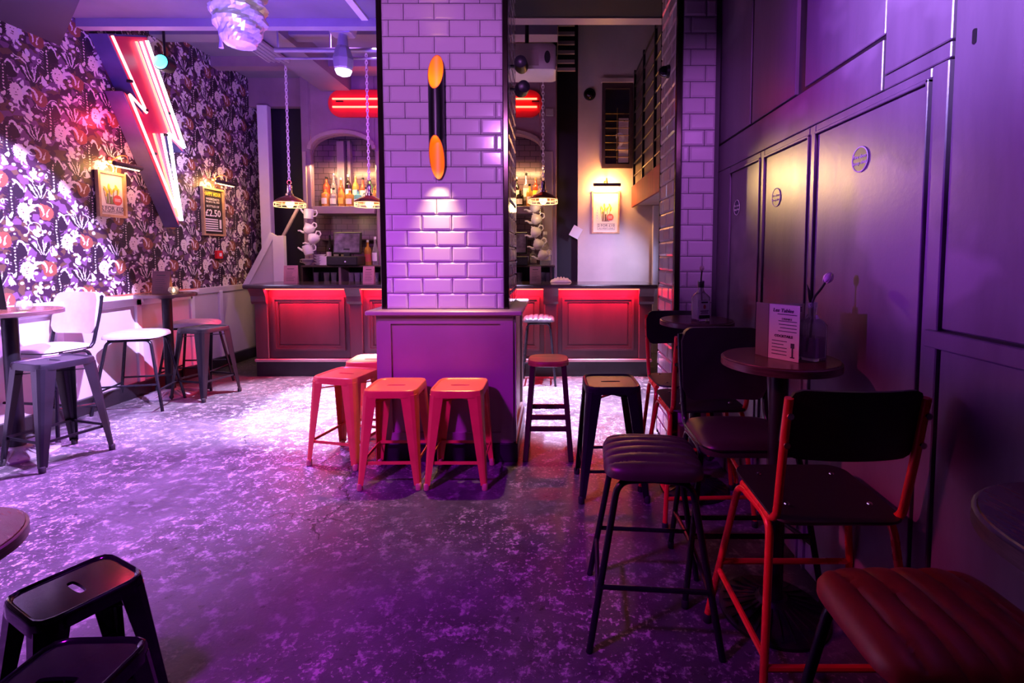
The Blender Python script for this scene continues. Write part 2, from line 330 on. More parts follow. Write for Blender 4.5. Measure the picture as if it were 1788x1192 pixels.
# ------------------------------------------------------------------ mesh helpers
class MB:
    def __init__(s): s.v = []; s.f = []
    def add(s, vs, fs):
        b = len(s.v); s.v += [tuple(v) for v in vs]; s.f += [tuple(b + i for i in f) for f in fs]; return s
    def box(s, x0, x1, y0, y1, z0, z1, mat=None):
        vs = [Vector((x, y, z)) for z in (z0, z1) for y in (y0, y1) for x in (x0, x1)]
        if mat is not None: vs = [mat @ v for v in vs]
        return s.add(vs, [(0, 2, 3, 1), (4, 5, 7, 6), (0, 1, 5, 4), (2, 6, 7, 3), (0, 4, 6, 2), (1, 3, 7, 5)])
    def bar(s, p0, p1, wx, wy, up=(0, 0, 1)):
        p0 = Vector(p0); p1 = Vector(p1); t = (p1 - p0).normalized(); u = Vector(up)
        if abs(t.dot(u)) > 0.98: u = Vector((0, 1, 0))
        a = t.cross(u).normalized(); b = a.cross(t).normalized()
        vs = [q + a * sx * wx / 2 + b * sy * wy / 2 for q in (p0, p1) for sx, sy in ((-1, -1), (1, -1), (1, 1), (-1, 1))]
        return s.add(vs, [(0, 3, 2, 1), (4, 5, 6, 7), (0, 1, 5, 4), (1, 2, 6, 5), (2, 3, 7, 6), (3, 0, 4, 7)])
    def tube(s, path, r, seg=10, closed=False, cap=True):
        P = [Vector(q) for q in path]; k = len(P); rr = r if isinstance(r, (list, tuple)) else [r] * k
        T = []
        for i in range(k):
            a = P[(i - 1) % k] if (closed or i > 0) else P[i]; b = P[(i + 1) % k] if (closed or i < k - 1) else P[i]
            T.append((b - a).normalized())
        u = Vector((0, 0, 1)) if abs(T[0].z) < 0.9 else Vector((1, 0, 0))
        nrm = (u - T[0] * u.dot(T[0])).normalized(); base = len(s.v); vs = []
        for i in range(k):
            nrm = (nrm - T[i] * nrm.dot(T[i])).normalized(); bn = T[i].cross(nrm)
            for j in range(seg):
                a = 2 * PI * j / seg; vs.append(P[i] + (nrm * math.cos(a) + bn * math.sin(a)) * rr[i])
        fs = []
        for i in range(k if closed else k - 1):
            for j in range(seg):
                i2 = (i + 1) % k
                fs.append((i * seg + j, i * seg + (j + 1) % seg, i2 * seg + (j + 1) % seg, i2 * seg + j))
        if cap and not closed: fs += [tuple(range(seg))[::-1], tuple(range((k - 1) * seg, k * seg))]
        return s.add(vs, fs)
    def lathe(s, prof, seg=20, c=(0, 0, 0), axis='z', sx=1.0, sy=1.0):
        vs = []; fs = []
        for r, z in prof:
            for j in range(seg):
                a = 2 * PI * j / seg; x, y = r * math.cos(a) * sx, r * math.sin(a) * sy
                v = (x, y, z) if axis == 'z' else ((x, z, y) if axis == 'y' else (z, x, y))
                vs.append((v[0] + c[0], v[1] + c[1], v[2] + c[2]))
        k = len(prof)
        for i in range(k - 1):
            for j in range(seg):
                fs.append((i * seg + j, i * seg + (j + 1) % seg, (i + 1) * seg + (j + 1) % seg, (i + 1) * seg + j))
        fs += [tuple(range(seg))[::-1], tuple(range((k - 1) * seg, k * seg))]
        return s.add(vs, fs)
    def loops(s, loops, cap0=True, cap1=True):
        k = len(loops[0]); vs = [v for L in loops for v in L]; fs = []
        for i in range(len(loops) - 1):
            for j in range(k): fs.append((i * k + j, i * k + (j + 1) % k, (i + 1) * k + (j + 1) % k, (i + 1) * k + j))
        if cap0: fs.append(tuple(range(k))[::-1])
        if cap1: fs.append(tuple(range((len(loops) - 1) * k, len(loops) * k)))
        return s.add(vs, fs)
    def prism(s, poly, fn0, fn1):
        k = len(poly); vs = [fn0(*q) for q in poly] + [fn1(*q) for q in poly]
        fs = [tuple(range(k))[::-1], tuple(range(k, 2 * k))] + [(j, (j + 1) % k, k + (j + 1) % k, k + j) for j in range(k)]
        return s.add(vs, fs)
    def xf(s, mat): s.v = [tuple(mat @ Vector(v)) for v in s.v]; return s
    def mesh(s, name, smooth=False, bevel=0):
        me = bpy.data.meshes.new(name); me.from_pydata(s.v, [], s.f)
        bm = bmesh.new(); bm.from_mesh(me); bmesh.ops.recalc_face_normals(bm, faces=bm.faces)
        if bevel: bmesh.ops.bevel(bm, geom=list(bm.edges), offset=bevel, segments=1, affect='EDGES', clamp_overlap=True)
        if smooth:
            for f in bm.faces: f.smooth = True
            for e in bm.edges:
                if len(e.link_faces) == 2 and e.calc_face_angle(0) > 0.7: e.smooth = False
        bm.to_mesh(me); bm.free(); return me
def link(name, me, mat, parent=None):
    o = bpy.data.objects.new(name, me); C.objects.link(o)
    if mat and not me.materials: me.materials.append(MATS[mat])
    if parent: o.parent = parent
    return o
def part(name, mb, mat, parent, smooth=False, bevel=0, label=None, kind=None):
    o = link(name, mb.mesh(name, smooth, bevel), mat, parent)
    if label: o['label'] = label
    if kind: o['kind'] = kind
    return o
def tag(o, label, cat, group=None, kind=None):
    o['label'] = label; o['category'] = cat
    if group: o['group'] = group
    if kind: o['kind'] = kind
    return o
def thing(name, label, cat, loc=(0, 0, 0), rz=0.0, group=None, kind=None):
    o = bpy.data.objects.new(name, None); C.objects.link(o); o.location = loc; o.rotation_euler = (0, 0, rz)
    o.empty_display_size = 0.1
    return tag(o, label, cat, group, kind)
def copy_tree(o, parent=None):
    c = o.copy(); C.objects.link(c); c.parent = parent
    for ch in list(o.children): copy_tree(ch, c)
    return c
def clone(root, label, loc, rz=0.0, group=None):
    c = copy_tree(root); c.location = loc if len(loc) == 3 else (*loc, 0); c.rotation_euler = (0, 0, rz); c['label'] = label
    if group: c['group'] = group
    return c
def fillet(path, rad, k=5):
    P = [Vector(q) for q in path]; out = [P[0]]
    for i in range(1, len(P) - 1):
        a, b, c = P[i - 1], P[i], P[i + 1]
        r = min(rad, (a - b).length * 0.49, (c - b).length * 0.49)
        p0 = b + (a - b).normalized() * r; p1 = b + (c - b).normalized() * r
        for j in range(k + 1):
            t = j / k; out.append(p0 * (1 - t) ** 2 + b * 2 * t * (1 - t) + p1 * t * t)
    out.append(P[-1]); return out
def rrect(w, d, r, k=4):
    pts = []
    for cx, cy, a0 in ((w / 2 - r, d / 2 - r, 0), (-w / 2 + r, d / 2 - r, 90), (-w / 2 + r, -d / 2 + r, 180), (w / 2 - r, -d / 2 + r, 270)):
        for j in range(k + 1):
            a = math.radians(a0 + 90 * j / k); pts.append((cx + r * math.cos(a), cy + r * math.sin(a)))
    return pts
def textmesh(txt, size, align='CENTER', shear=0.0, spacing=1.0, bold=0.0):
    cu = bpy.data.curves.new('lettering', 'FONT'); cu.body = txt; cu.size = size; cu.align_x = align; cu.align_y = 'CENTER'
    cu.shear = shear; cu.space_character = spacing; cu.extrude = 0.0005; cu.offset = bold; cu.resolution_u = 2
    o = bpy.data.objects.new('tmp', cu); C.objects.link(o)
    dg = bpy.context.evaluated_depsgraph_get(); dg.update()
    me = bpy.data.meshes.new_from_object(o.evaluated_get(dg)); bpy.data.objects.remove(o)
    return me
def letter(txt, size, mat, parent, loc, rot=(PI / 2, 0, 0), align='CENTER', sx=1.0, bold=0.0, shear=0.0):
    me = textmesh(txt, size, align, shear, 1.0, bold); me.materials.clear()
    o = link('lettering', me, mat, parent); o.location = loc; o.rotation_euler = rot; o.scale = (sx, 1, 1)
    return o

# ================================================================== STRUCTURE
XL, XR, YB = -4.15, 1.12, 7.05
def struct(name, mb, mat, label, cat, parent=None, bevel=0):
    o = part(name, mb, mat, parent, bevel=bevel)
    return tag(o, label, cat, kind='structure')
struct('floor', MB().box(-4.4, 2.8, -2, 8, -0.12, 0), 'floor_concrete', 'worn concrete floor with pale scuffs and cracks', 'floor')
WL = struct('wall_left', MB().box(XL - 0.15, XL, -2, 7.2, 0, 3.95), 'jungle_wallpaper', 'side wall papered with a jungle print of lions and ferns', 'wall')

# --- ceilings
struct('ceiling', MB().box(-4.3, -0.75, -2, 4.4, 3.45, 3.62), 'ceiling_paint', 'low purple lit ceiling over the seating', 'ceiling')
o = struct('ceiling_right', MB().box(-0.75, 1.4, -2, 4.4, 3.45, 3.62), 'ceiling_black', 'black ceiling over the passage by the tables', 'ceiling'); o.name = 'ceiling'
o = struct('ceiling', MB().box(-4.3, -0.75, 4.4, 7.2, 3.80, 3.95), 'ceiling_paint', 'raised ceiling with beams over the bar', 'ceiling')
o = struct('ceiling', MB().box(-0.75, 0.05, 4.4, 7.2, 3.80, 3.95), 'ceiling_black', 'dark raised ceiling strip right of the tiled pillar', 'ceiling')
o = struct('ceiling', MB().box(0.05, 2.8, 4.4, 7.2, 4.95, 5.05), 'ceiling_black', 'black ceiling high above the stair void', 'ceiling')
struct('trim_1', MB().box(-4.15, -1.2, 4.36, 4.44, 3.38, 3.47), 'beam_pale', 'pale edge beam where the low ceiling ends', 'beam')
struct('trim_2', MB().box(-1.66, -1.60, -1, 4.36, 3.43, 3.455), 'white_paint', 'pale ceiling strip running towards the tiled pillar', 'trim')
struct('trim_3', MB().box(-0.4, 1.2, 4.34, 4.46, 3.44, 3.53), 'dado_paint', 'grey beam crossing the dark passage ceiling', 'beam')
bh = MB().prism([(-4.16, 4.22), (-3.12, 3.35), (-2.95, -1.5), (-4.16, -1.5)], lambda x, y: (x, y, 3.155), lambda x, y: (x, y, 3.46))
struct('trim_4', bh, 'ceiling_dark', 'low boxed soffit with a slanted end at upper left', 'soffit')
struct('trim_5', MB().box(-3.12, -2.72, 4.42, 7.05, 3.60, 3.81), 'ceiling_paint', 'boxed beam running towards the bar on the ceiling', 'beam')
struct('trim_6', MB().box(-4.15, 0.05, 5.15, 5.33, 3.66, 3.81), 'ceiling_paint', 'cross beam on the raised ceiling nearest the pillar', 'beam')
struct('trim_7', MB().box(-4.15, 0.05, 6.05, 6.2, 3.68, 3.81), 'back_wall_paint', 'cross beam on the raised ceiling close to the bar back', 'beam')

# --- dado on the left wall: shelf, rails, stiles and panels
D = thing('trim_8', 'pale panelled dado with a shelf ledge under the wallpaper', 'wainscot', kind='structure')
ys = [1.2, 2.1, 3.0, 4.02, 4.80, 5.52, 6.0, 7.0]
for i in range(len(ys) - 1):
    part('panel', MB().box(XL, XL + 0.03, ys[i], ys[i + 1], 0.13, 1.0), 'panel_paint', D)
    part('stile', MB().box(XL, XL + 0.055, ys[i] - 0.03, ys[i] + 0.03, 0.13, 0.96), 'white_paint', D, bevel=0.004)
part('top_rail', MB().box(XL, XL + 0.055, 1.2, 5.52, 0.90, 0.97), 'white_paint', D, bevel=0.004)
part('top_rail', MB().box(XL, XL + 0.05, 5.55, 7.0, 0.94, 1.01), 'panel_paint', D, bevel=0.004)
part('ledge', MB().box(XL, XL + 0.15, 1.2, 5.50, 0.975, 1.012), 'white_paint', D, bevel=0.006)
part('ledge_top', MB().box(XL + 0.01, XL + 0.14, 4.5, 5.48, 1.012, 1.018), 'red_metal', D)
struct('baseboard_left', MB().box(XL, XL + 0.07, -1, 7.0, 0, 0.14), 'skirting_black', 'black skirting board under the dado', 'skirting', bevel=0.006)

# --- tiled pillars
TW, TH = 0.2, 0.1053
_tc = {}
def tile_mesh(w):
    k = round(w, 4)
    if k in _tc: return _tc[k]
    g = 0.0022; x0, x1, z0, z1 = g, w - g, g, TH - g; b = min(0.013, (w - 2 * g) * 0.3)
    v = []
    for y, e in ((0.003, 0), (-0.001, 0), (-0.008, b)):
        v += [(x0 + e, y, z0 + e), (x1 - e, y, z0 + e), (x1 - e, y, z1 - e), (x0 + e, y, z1 - e)]
    f = [(8, 9, 10, 11)]
    for r in (0, 4):
        for j in range(4): f.append((r + j, r + (j + 1) % 4, r + 4 + (j + 1) % 4, r + 4 + j))
    me = bpy.data.meshes.new('tile'); me.from_pydata(v, [], f); me.materials.append(MATS['tile_glaze']); _tc[k] = me
    return me
def tile_face(parent, org, rz, width, z0, z1, phase=0.0):
    ca, sa = math.cos(rz), math.sin(rz); row = 0; z = z0
    while z < z1 - 0.02:
        x = -TW * (((row % 2) * 0.5 + phase) % 1.0)
        while x < width - 0.012:
            a, b = max(0, x), min(width, x + TW)
            if b - a > 0.018:
                o = bpy.data.objects.new('tile', tile_mesh(b - a)); C.objects.link(o); o.parent = parent
                o.location = (org[0] + ca * a, org[1] + sa * a, z); o.rotation_euler = (0, 0, rz)
            x += TW
        z += TH; row += 1
PX0, PX1, PY0, PY1 = -1.15, -0.30, 3.28, 3.96
TP = thing('tiled_pillar', 'square pillar clad in lilac metro tiles above a grey panelled base', 'pillar', kind='structure')
part('core', MB().box(PX0 + 0.004, PX1 - 0.004, PY0 + 0.004, PY1 - 0.004, 0, 3.5), 'grout', TP)
tile_face(TP, (PX0 + 0.03, PY0, 0), 0, PX1 - PX0 - 0.06, 1.035, 3.45, 0.28)
tile_face(TP, (PX1, PY0 + 0.03, 0), PI / 2, PY1 - PY0 - 0.06, 1.035, 3.45, 0.0)
tile_face(TP, (PX0, PY1 - 0.03, 0), -PI / 2, PY1 - PY0 - 0.06, 1.035, 3.45, 0.3)
for cx, cy in ((PX0, PY0), (PX1, PY0), (PX0, PY1), (PX1, PY1)):
    sx = 1 if cx == PX0 else -1; sy = 1 if cy == PY0 else -1
    mb = MB().box(min(cx - sx * 0.006, cx + sx * 0.028), max(cx - sx * 0.006, cx + sx * 0.028), min(cy - sy * 0.006, cy + sy * 0.028), max(cy - sy * 0.006, cy + sy * 0.028), 1.03, 3.46)
    part('corner_trim', mb, 'black_trim', TP, bevel=0.004)
dx0, dx1, dy0, dy1 = -1.165, -0.265, 3.24, 4.0
dd = part('dado_base', MB().box(dx0, dx1, dy0, dy1, 0, 1.0), 'dado_paint', TP)
for (a, b, c, d) in ((dx0, dx1, 0.94, 1.0), (dx0, dx1, 0.13, 0.20), (dx0, dx0 + 0.085, 0.2, 0.94), (dx1 - 0.085, dx1, 0.2, 0.94)):
    part('frame_rail', MB().box(a, b, dy0 - 0.018, dy0, c, d), 'dado_paint', dd)
for (a, b, c, d) in ((dy0, dy1, 0.94, 1.0), (dy0, dy1, 0.13, 0.2), (dy0, dy0 + 0.085, 0.2, 0.94), (dy1 - 0.085, dy1, 0.2, 0.94)):
    part('frame_rail', MB().box(dx1, dx1 + 0.018, a, b, c, d), 'dado_paint', dd)
    part('frame_rail', MB().box(dx0 - 0.018, dx0, a, b, c, d), 'dado_paint', dd)
part('plinth', MB().box(dx0 - 0.03, dx1 + 0.03, dy0 - 0.03, dy1 + 0.03, 0, 0.13), 'skirting_black', TP, bevel=0.006)
part('ledge', MB().box(dx0 - 0.065, dx1 + 0.065, dy0 - 0.075, dy1 + 0.065, 1.0, 1.032), 'dado_paint', TP, bevel=0.007)

RX0, RX1, RY0, RY1 = 0.83, 1.085, 3.31, 3.80
RP = thing('tiled_pillar', 'narrow pillar of lilac metro tiles against the dark panelled wall', 'pillar', kind='structure')
part('core', MB().box(RX0 + 0.004, RX1 + 0.03, RY0 + 0.004, RY1 - 0.004, 0, 3.5), 'grout', RP)
tile_face(RP, (RX0 + 0.035, RY0, 0), 0, RX1 - RX0 - 0.035, 0.02, 3.45, 0.25)
tile_face(RP, (RX0, RY1 - 0.02, 0), -PI / 2, RY1 - RY0 - 0.05, 0.02, 3.45, 0.35)
part('corner_trim', MB().box(RX0 - 0.006, RX0 + 0.032, RY0 - 0.006, RY0 + 0.03, 0, 3.46), 'black_trim', RP, bevel=0.004)
part('corner_trim', MB().box(RX0 - 0.006, RX0 + 0.02, RY1 - 0.022, RY1 + 0.004, 0, 3.46), 'black_trim', RP, bevel=0.004)

# --- panelled right wall
WR = struct('wall_right', MB().box(XR + 0.02, XR + 0.25, -2, 3.98, 0, 3.6), 'skirting_black', 'dark satin panelled wall with flush doors', 'wall')  # black backing puts shadow into the gaps between boards
def board(y0, y1, z0, z1, proud=0.0, name='panel', parent=WR, bevel=0.003):
    return part(name, MB().box(XR - proud, XR + 0.03, y0, y1, z0, z1), 'wall_satin', parent, bevel=bevel)
board(1.705, 2.235, 2.15, 3.45, -0.012); board(2.305, 2.80, 2.14, 3.45, -0.004); board(2.815, 3.40, 2.14, 3.45, 0.0)
board(1.405, 1.683, 2.005, 3.45, 0.0); board(-2, 1.398, 1.185, 3.45, -0.004)
board(1.405, 1.683, 1.955, 2.0, 0.0)
board(1.690, 3.40, 1.955, 2.125, 0.003, 'rail')
board(-2, 1.398, 0, 1.125, -0.004); board(-2, 1.43, 1.13, 1.18, 0.022, 'moulding')
for a, b in ((1.405, 1.465), (2.10, 2.145), (2.60, 2.645), (3.09, 3.40)): board(a, b, 0, 1.95, 0.004, 'stile')
board(1.468, 2.098, 1.92, 1.95, 0.004, 'rail'); board(2.148, 2.598, 1.92, 1.95, 0.004, 'rail'); board(2.648, 3.088, 1.92, 1.95, 0.004, 'rail')
DOORS = []
for k, (a, b, lab) in enumerate(((1.485, 2.085, 'wide flush door behind the tulip bottle table, fire notice at top'),
                                 (2.16, 2.585, 'narrow flush door second from the camera in dark wall'),
                                 (2.66, 3.075, 'flush door beside the narrow tiled pillar'))):
    d = struct('door_%d' % (k + 1), MB().box(XR - 0.002, XR + 0.03, a, b, 0.01, 1.905), 'wall_satin', lab, 'door', bevel=0.003)
    for (p, q) in ((a - 0.015, a - 0.004), (b + 0.004, b + 0.012)):
        part('door_bead', MB().box(XR - 0.012, XR + 0.02, p, q, 0, 1.918), 'wall_satin', d, bevel=0.002)
    part('door_bead', MB().box(XR - 0.012, XR + 0.02, a - 0.015, b + 0.012, 1.908, 1.919), 'wall_satin', d, bevel=0.002)
struct('baseboard_right', MB().box(XR - 0.02, XR + 0.02, -2, 1.40, 0, 0.10), 'skirting_black', 'low black skirting along the panelled wall', 'skirting', bevel=0.004)

# --- back of the bar
struct('wall_back', MB().box(-4.3, 0.05, YB, YB + 0.15, 0, 3.95), 'far_tiles', 'dark tiled wall behind the back bar', 'wall')
FY0, FY1 = 6.72, 6.82
FB = thing('wall_back', 'plum back-bar front with three arched openings under a red sign', 'wall', kind='structure')
def arch_panel(x0, x1, zs, za, ztop):
    k = 14; cx = (x0 + x1) / 2; pts = [(x1, ztop), (x0, ztop), (x0, zs)]
    for j in range(1, k): 
        t = PI - PI * j / k; pts.append((cx + (x1 - x0) / 2 * math.cos(t), zs + (za - zs) * math.sin(t)))
    pts.append((x1, zs))
    mb = MB()
    for i in range(2, len(pts) - 1):
        (ax, az), (bx, bz) = pts[i], pts[i + 1]
        q = [(ax, az), (bx, bz), (bx, ztop), (ax, ztop)]
        mb.prism(q, lambda x, z: (x, FY0, z), lambda x, z: (x, FY1, z))
    return mb, pts[2:]
for (x0, x1) in ((-3.30, -2.42), (-2.28, -1.14), (-1.0, -0.14)):
    mb, edge = arch_panel(x0, x1, 2.80, 3.03, 3.80)
    part('arch_panel', mb, 'back_wall_paint', FB)
    tr = MB(); 
    for i in range(len(edge) - 1):
        tr.bar((edge[i][0], FY0 - 0.01, edge[i][1] + 0.03), (edge[i + 1][0], FY0 - 0.01, edge[i + 1][1] + 0.03), 0.05, 0.07, (0, 1, 0))
    part('arch_moulding', tr, 'dado_paint', FB)
for (x0, x1) in ((-3.42, -3.30), (-2.42, -2.28), (-1.14, -1.0), (-0.14, 0.05)):
    part('pilaster', MB().box(x0, x1, FY0, FY1, 0, 3.80), 'back_wall_paint', FB, bevel=0.008)
    part('pilaster_face', MB().box(x0 + 0.02, x1 - 0.05, FY0 - 0.03, FY0, 1.2, 2.80), 'dado_paint', FB, bevel=0.006)
for x0, x1 in ((-3.05, -2.95), (-2.9, -2.86)):
    part('niche_post', MB().box(x0, x1, YB - 0.08, YB, 2.1, 3.0), 'back_wall_paint', FB)
struct('wall_back', MB().box(-4.15, -3.42, 6.78, 6.88, 3.42, 3.80), 'back_wall_paint', 'plum lintel over the dark opening left of the back bar', 'wall')
struct('trim_9', MB().box(-4.0, -3.86, 6.70, 6.80, 0, 3.42), 'white_paint', 'pale upright post beside the dark opening', 'post', bevel=0.006)
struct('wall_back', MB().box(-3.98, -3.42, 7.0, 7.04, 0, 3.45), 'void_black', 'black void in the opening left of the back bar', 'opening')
# alcove with the poster, stair void and gallery
wb = struct('wall_back', MB().box(0.36, 2.7, 7.0, 7.15, 0, 5.0), 'alcove_paint', 'pale alcove wall carrying the lit poster', 'wall')
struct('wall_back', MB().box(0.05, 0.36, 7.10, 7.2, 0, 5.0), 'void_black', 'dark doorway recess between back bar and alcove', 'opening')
struct('wall_back', MB().box(0.0, 0.06, 6.82, 7.1, 0, 5.0), 'back_wall_paint', 'end cheek of the back bar beside the dark doorway', 'wall')
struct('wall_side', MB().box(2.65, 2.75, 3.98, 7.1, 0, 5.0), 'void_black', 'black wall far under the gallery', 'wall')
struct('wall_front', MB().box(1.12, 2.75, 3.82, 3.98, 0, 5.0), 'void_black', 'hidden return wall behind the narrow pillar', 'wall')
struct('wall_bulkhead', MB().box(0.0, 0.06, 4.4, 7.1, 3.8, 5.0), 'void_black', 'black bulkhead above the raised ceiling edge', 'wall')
G = thing('gallery', 'gallery edge with red lit fascia above the alcove', 'balcony', kind='structure')
part('slab', MB().box(1.145, 2.65, 3.99, 6.98, 2.10, 2.30), 'alcove_paint', G)
part('fascia', MB().box(1.12, 1.15, 3.99, 6.98, 2.07, 2.36), 'fascia_red', G, bevel=0.004)
for y in (4.15, 4.85, 5.55, 6.25, 6.92): part('rail_post', MB().box(1.13, 1.16, y - 0.02, y + 0.02, 2.36, 3.95), 'black_metal', G)
for k in range(9): part('rail', MB().tube([(1.145, 4.0, 2.50 + k * 0.175), (1.145, 6.97, 2.50 + k * 0.175)], 0.011, 8), 'black_metal', G)
part('door_glow_jamb', MB().box(1.42, 1.50, 6.9, 6.99, 0, 2.09), 'white_paint', G)
# barred window in the alcove wall
W1 = thing('window_1', 'tall barred window high on the alcove wall with white figure', 'window', (0.91, 7.0, 2.62), kind='structure')
part('window_frame', MB().box(-0.215, -0.17, -0.04, 0.02, 0, 1.18).box(0.17, 0.215, -0.04, 0.02, 0, 1.18).box(-0.17, 0.17, -0.04, 0.02, 0, 0.06).box(-0.17, 0.17, -0.04, 0.02, 1.10, 1.18), 'frame_dark', W1)
part('pane', MB().box(-0.17, 0.17, -0.004, 0.0, 0.06, 1.10), 'window_glass', W1)
part('lintel', MB().box(-0.23, 0.23, -0.06, 0.0, 1.18, 1.24), 'alcove_paint', W1)
for k in range(7): part('window_bar', MB().tube([(-0.17, -0.02, 0.16 + k * 0.10), (0.17, -0.02, 0.16 + k * 0.10)], 0.005, 6), 'brass', W1)
part('window_bar', MB().tube([(0.0, -0.02, 0.06), (0.0, -0.02, 0.84)], 0.006, 6), 'brass', W1)
part('window_board', MB().box(0.02, 0.16, -0.012, -0.005, 0.08, 0.70), 'alcove_paint', W1)
letter('2', 0.34, 'paper_white', W1, (0.05, -0.016, 0.36), sx=0.9, bold=0.006)

# ================================================================== BAR
BC = thing('bar_counter', 'long panelled bar front glowing red under its counter', 'bar', (0, 0, 0))
part('carcass', MB().box(-3.40, 1.12, 5.56, 6.05, 0.0, 1.02), 'bar_paint', BC)
part('kick_board', MB().box(-3.41, 1.13, 5.545, 5.56, 0, 0.17), 'skirting_black', BC)
part('kick_moulding', MB().box(-3.42, 1.14, 5.52, 5.56, 0.17, 0.205), 'dado_paint', BC, bevel=0.006)
PIL = (-3.33, -2.25, -1.13, -0.02, 1.06)
for x in PIL:
    part('pilaster', MB().box(x - 0.075, x + 0.075, 5.53, 5.56, 0.205, 0.86), 'bar_paint', BC, bevel=0.008)
    prof = [(0, 0.84), (-0.03, 0.84), (-0.045, 0.87), (-0.05, 0.93), (-0.07, 0.97), (-0.10, 1.02), (0, 1.02)]
    part('corbel', MB().prism([(5.53 + a, z) for a, z in prof], lambda y, z, x=x: (x - 0.085, y, z), lambda y, z, x=x: (x + 0.085, y, z)), 'bar_paint', BC)
for i in range(4):
    a, b = PIL[i] + 0.13, PIL[i + 1] - 0.13
    fr = MB(); z0, z1 = 0.30, 0.915
    for (wd, pr) in ((0.0, 0.028), (0.028, 0.016)):
        e = 0.028
        for (u0, u1, v0, v1) in ((a + wd, b - wd, z0 + wd, z0 + wd + e), (a + wd, b - wd, z1 - wd - e, z1 - wd), (a + wd, a + wd + e, z0 + wd + e, z1 - wd - e), (b - wd - e, b - wd, z0 + wd + e, z1 - wd - e)):
            fr.box(u0, u1, 5.56 - pr, 5.56, v0, v1)
    f = part('panel_moulding', fr, 'bar_paint', BC)
    part('panel', MB().box(a + 0.07, b - 0.07, 5.552, 5.56, z0 + 0.07, z1 - 0.07), 'bar_paint', BC, bevel=0.004)
strip = part('led_strip', MB().box(-3.36, 1.10, 5.475, 5.485, 1.006, 1.014), 'neon_red', BC)
for i in range(4):
    x0, x1 = PIL[i] + 0.09, PIL[i + 1] - 0.09
    area('bar_led', ((x0 + x1) / 2, 5.47, 1.003), ((x0 + x1) / 2, 5.545, 0.0), (1.0, 0.012, 0.05), 34, x1 - x0, 0.02, BC)
wt = part('bar_worktop', MB().box(-3.46, 1.17, 5.40, 6.12, 1.02, 1.065), 'bar_top', None, bevel=0.012)
tag(wt, 'dark polished wooden worktop along the bar', 'worktop')

# back counter, bottle shelves
bk = thing('back_counter', 'dark back counter with open cubbies below the bottle shelves', 'cabinet', (0, 0, 0))
part('top', MB().box(-3.30, 0.03, 6.38, 6.685, 1.235, 1.26), 'dark_wood', bk, bevel=0.004)
part('base', MB().box(-3.30, 0.03, 6.42, 6.685, 0, 1.02), 'dark_wood', bk)
for x in (-3.30, -2.80, -2.25, -1.75, -1.25, -0.75, -0.02):
    part('divider', MB().box(x - 0.015, x + 0.015, 6.40, 6.67, 1.02, 1.235), 'dado_paint' if x in (-2.80,) else 'dark_wood', bk)
part('back_panel', MB().box(-3.28, 0.02, 6.67, 6.685, 1.02, 1.235), 'void_black', bk)
SH = 2.06
for (a, b, lab) in ((-3.29, -2.43, 'bottle shelf in the left arch of the back bar'), (-2.27, -1.15, 'bottle shelf in the middle arch behind the pillar'), (-0.99, -0.15, 'bottle shelf in the right arch of the back bar')):
    s_ = thing('bottle_shelf', lab, 'shelf', (0, 0, 0))
    part('board', MB().box(a, b, 6.68, YB - 0.001, SH - 0.10, SH), 'dado_paint', s_, bevel=0.004)
    part('riser', MB().box(a, b, 6.90, YB - 0.001, SH, SH + 0.10), 'dark_wood', s_)
    area('shelf_led', ((a + b) / 2, 6.70, SH + 0.55), ((a + b) / 2, 6.9, SH + 0.1), (1.0, 0.60, 0.24), 15, b - a, 0.03, s_)
    part('lower_shelf', MB().box(a, b, 6.82, YB - 0.001, 1.60, 1.62), 'dark_wood', s_)

def bottle(kind, h, r):
    if kind == 'round': pr = [(r * 0.96, 0), (r, 0.01), (r, h * 0.58), (r * 0.85, h * 0.66), (r * 0.36, h * 0.76), (r * 0.32, h * 0.93)]
    elif kind == 'squat': pr = [(r * 0.96, 0), (r, 0.01), (r, h * 0.62), (r * 0.92, h * 0.68), (r * 0.34, h * 0.74), (r * 0.30, h * 0.92)]
    else: pr = [(r * 0.9, 0), (r * 0.95, 0.01), (r, h * 0.45), (r * 0.7, h * 0.60), (r * 0.4, h * 0.70), (r * 0.30, h * 0.93)]
    return MB().lathe(pr, 12)
def make_bottle(label, loc, kind, h, r, gl, capm, lab, group):
    h *= 1.12; r *= 1.08
    t = thing('spirit_bottle', label, 'bottle', loc, random.uniform(-0.4, 0.4), group)
    part('glass', bottle(kind, h, r), gl, t, True)
    part('cap', MB().lathe([(r * 0.34, h * 0.91), (r * 0.36, h * 0.92), (r * 0.36, h), (r * 0.30, h * 1.005)], 10), capm, t, True)
    if lab:
        mb = MB(); k = 7
        for j in range(k):
            a0 = -PI / 2 - 1.05 + 2.1 * j / k; a1 = a0 + 2.1 / k; rr = r * 1.015
            mb.add([(rr * math.cos(a0), rr * math.sin(a0), h * 0.14), (rr * math.cos(a1), rr * math.sin(a1), h * 0.14), (rr * math.cos(a1), rr * math.sin(a1), h * 0.44), (rr * math.cos(a0), rr * math.sin(a0), h * 0.44)], [(0, 1, 2, 3)])
        part('paper_label', mb, lab, t)
    return t
ORD = ['leftmost', 'second', 'third', 'fourth', 'fifth', 'sixth', 'seventh', 'eighth']
def row(specs, x0, dx, y, z, where, group):
    for i, (kind, h, r, gl, cp, lb, desc) in enumerate(specs):
        make_bottle(f'{desc} bottle, {ORD[i]} {"of" if i == 0 else "from left in"} the {where}', (x0 + dx * i, y, z), kind, h, r, gl, cp, lb, group)
A = 'glass_amber'; Cg = 'glass_clear'
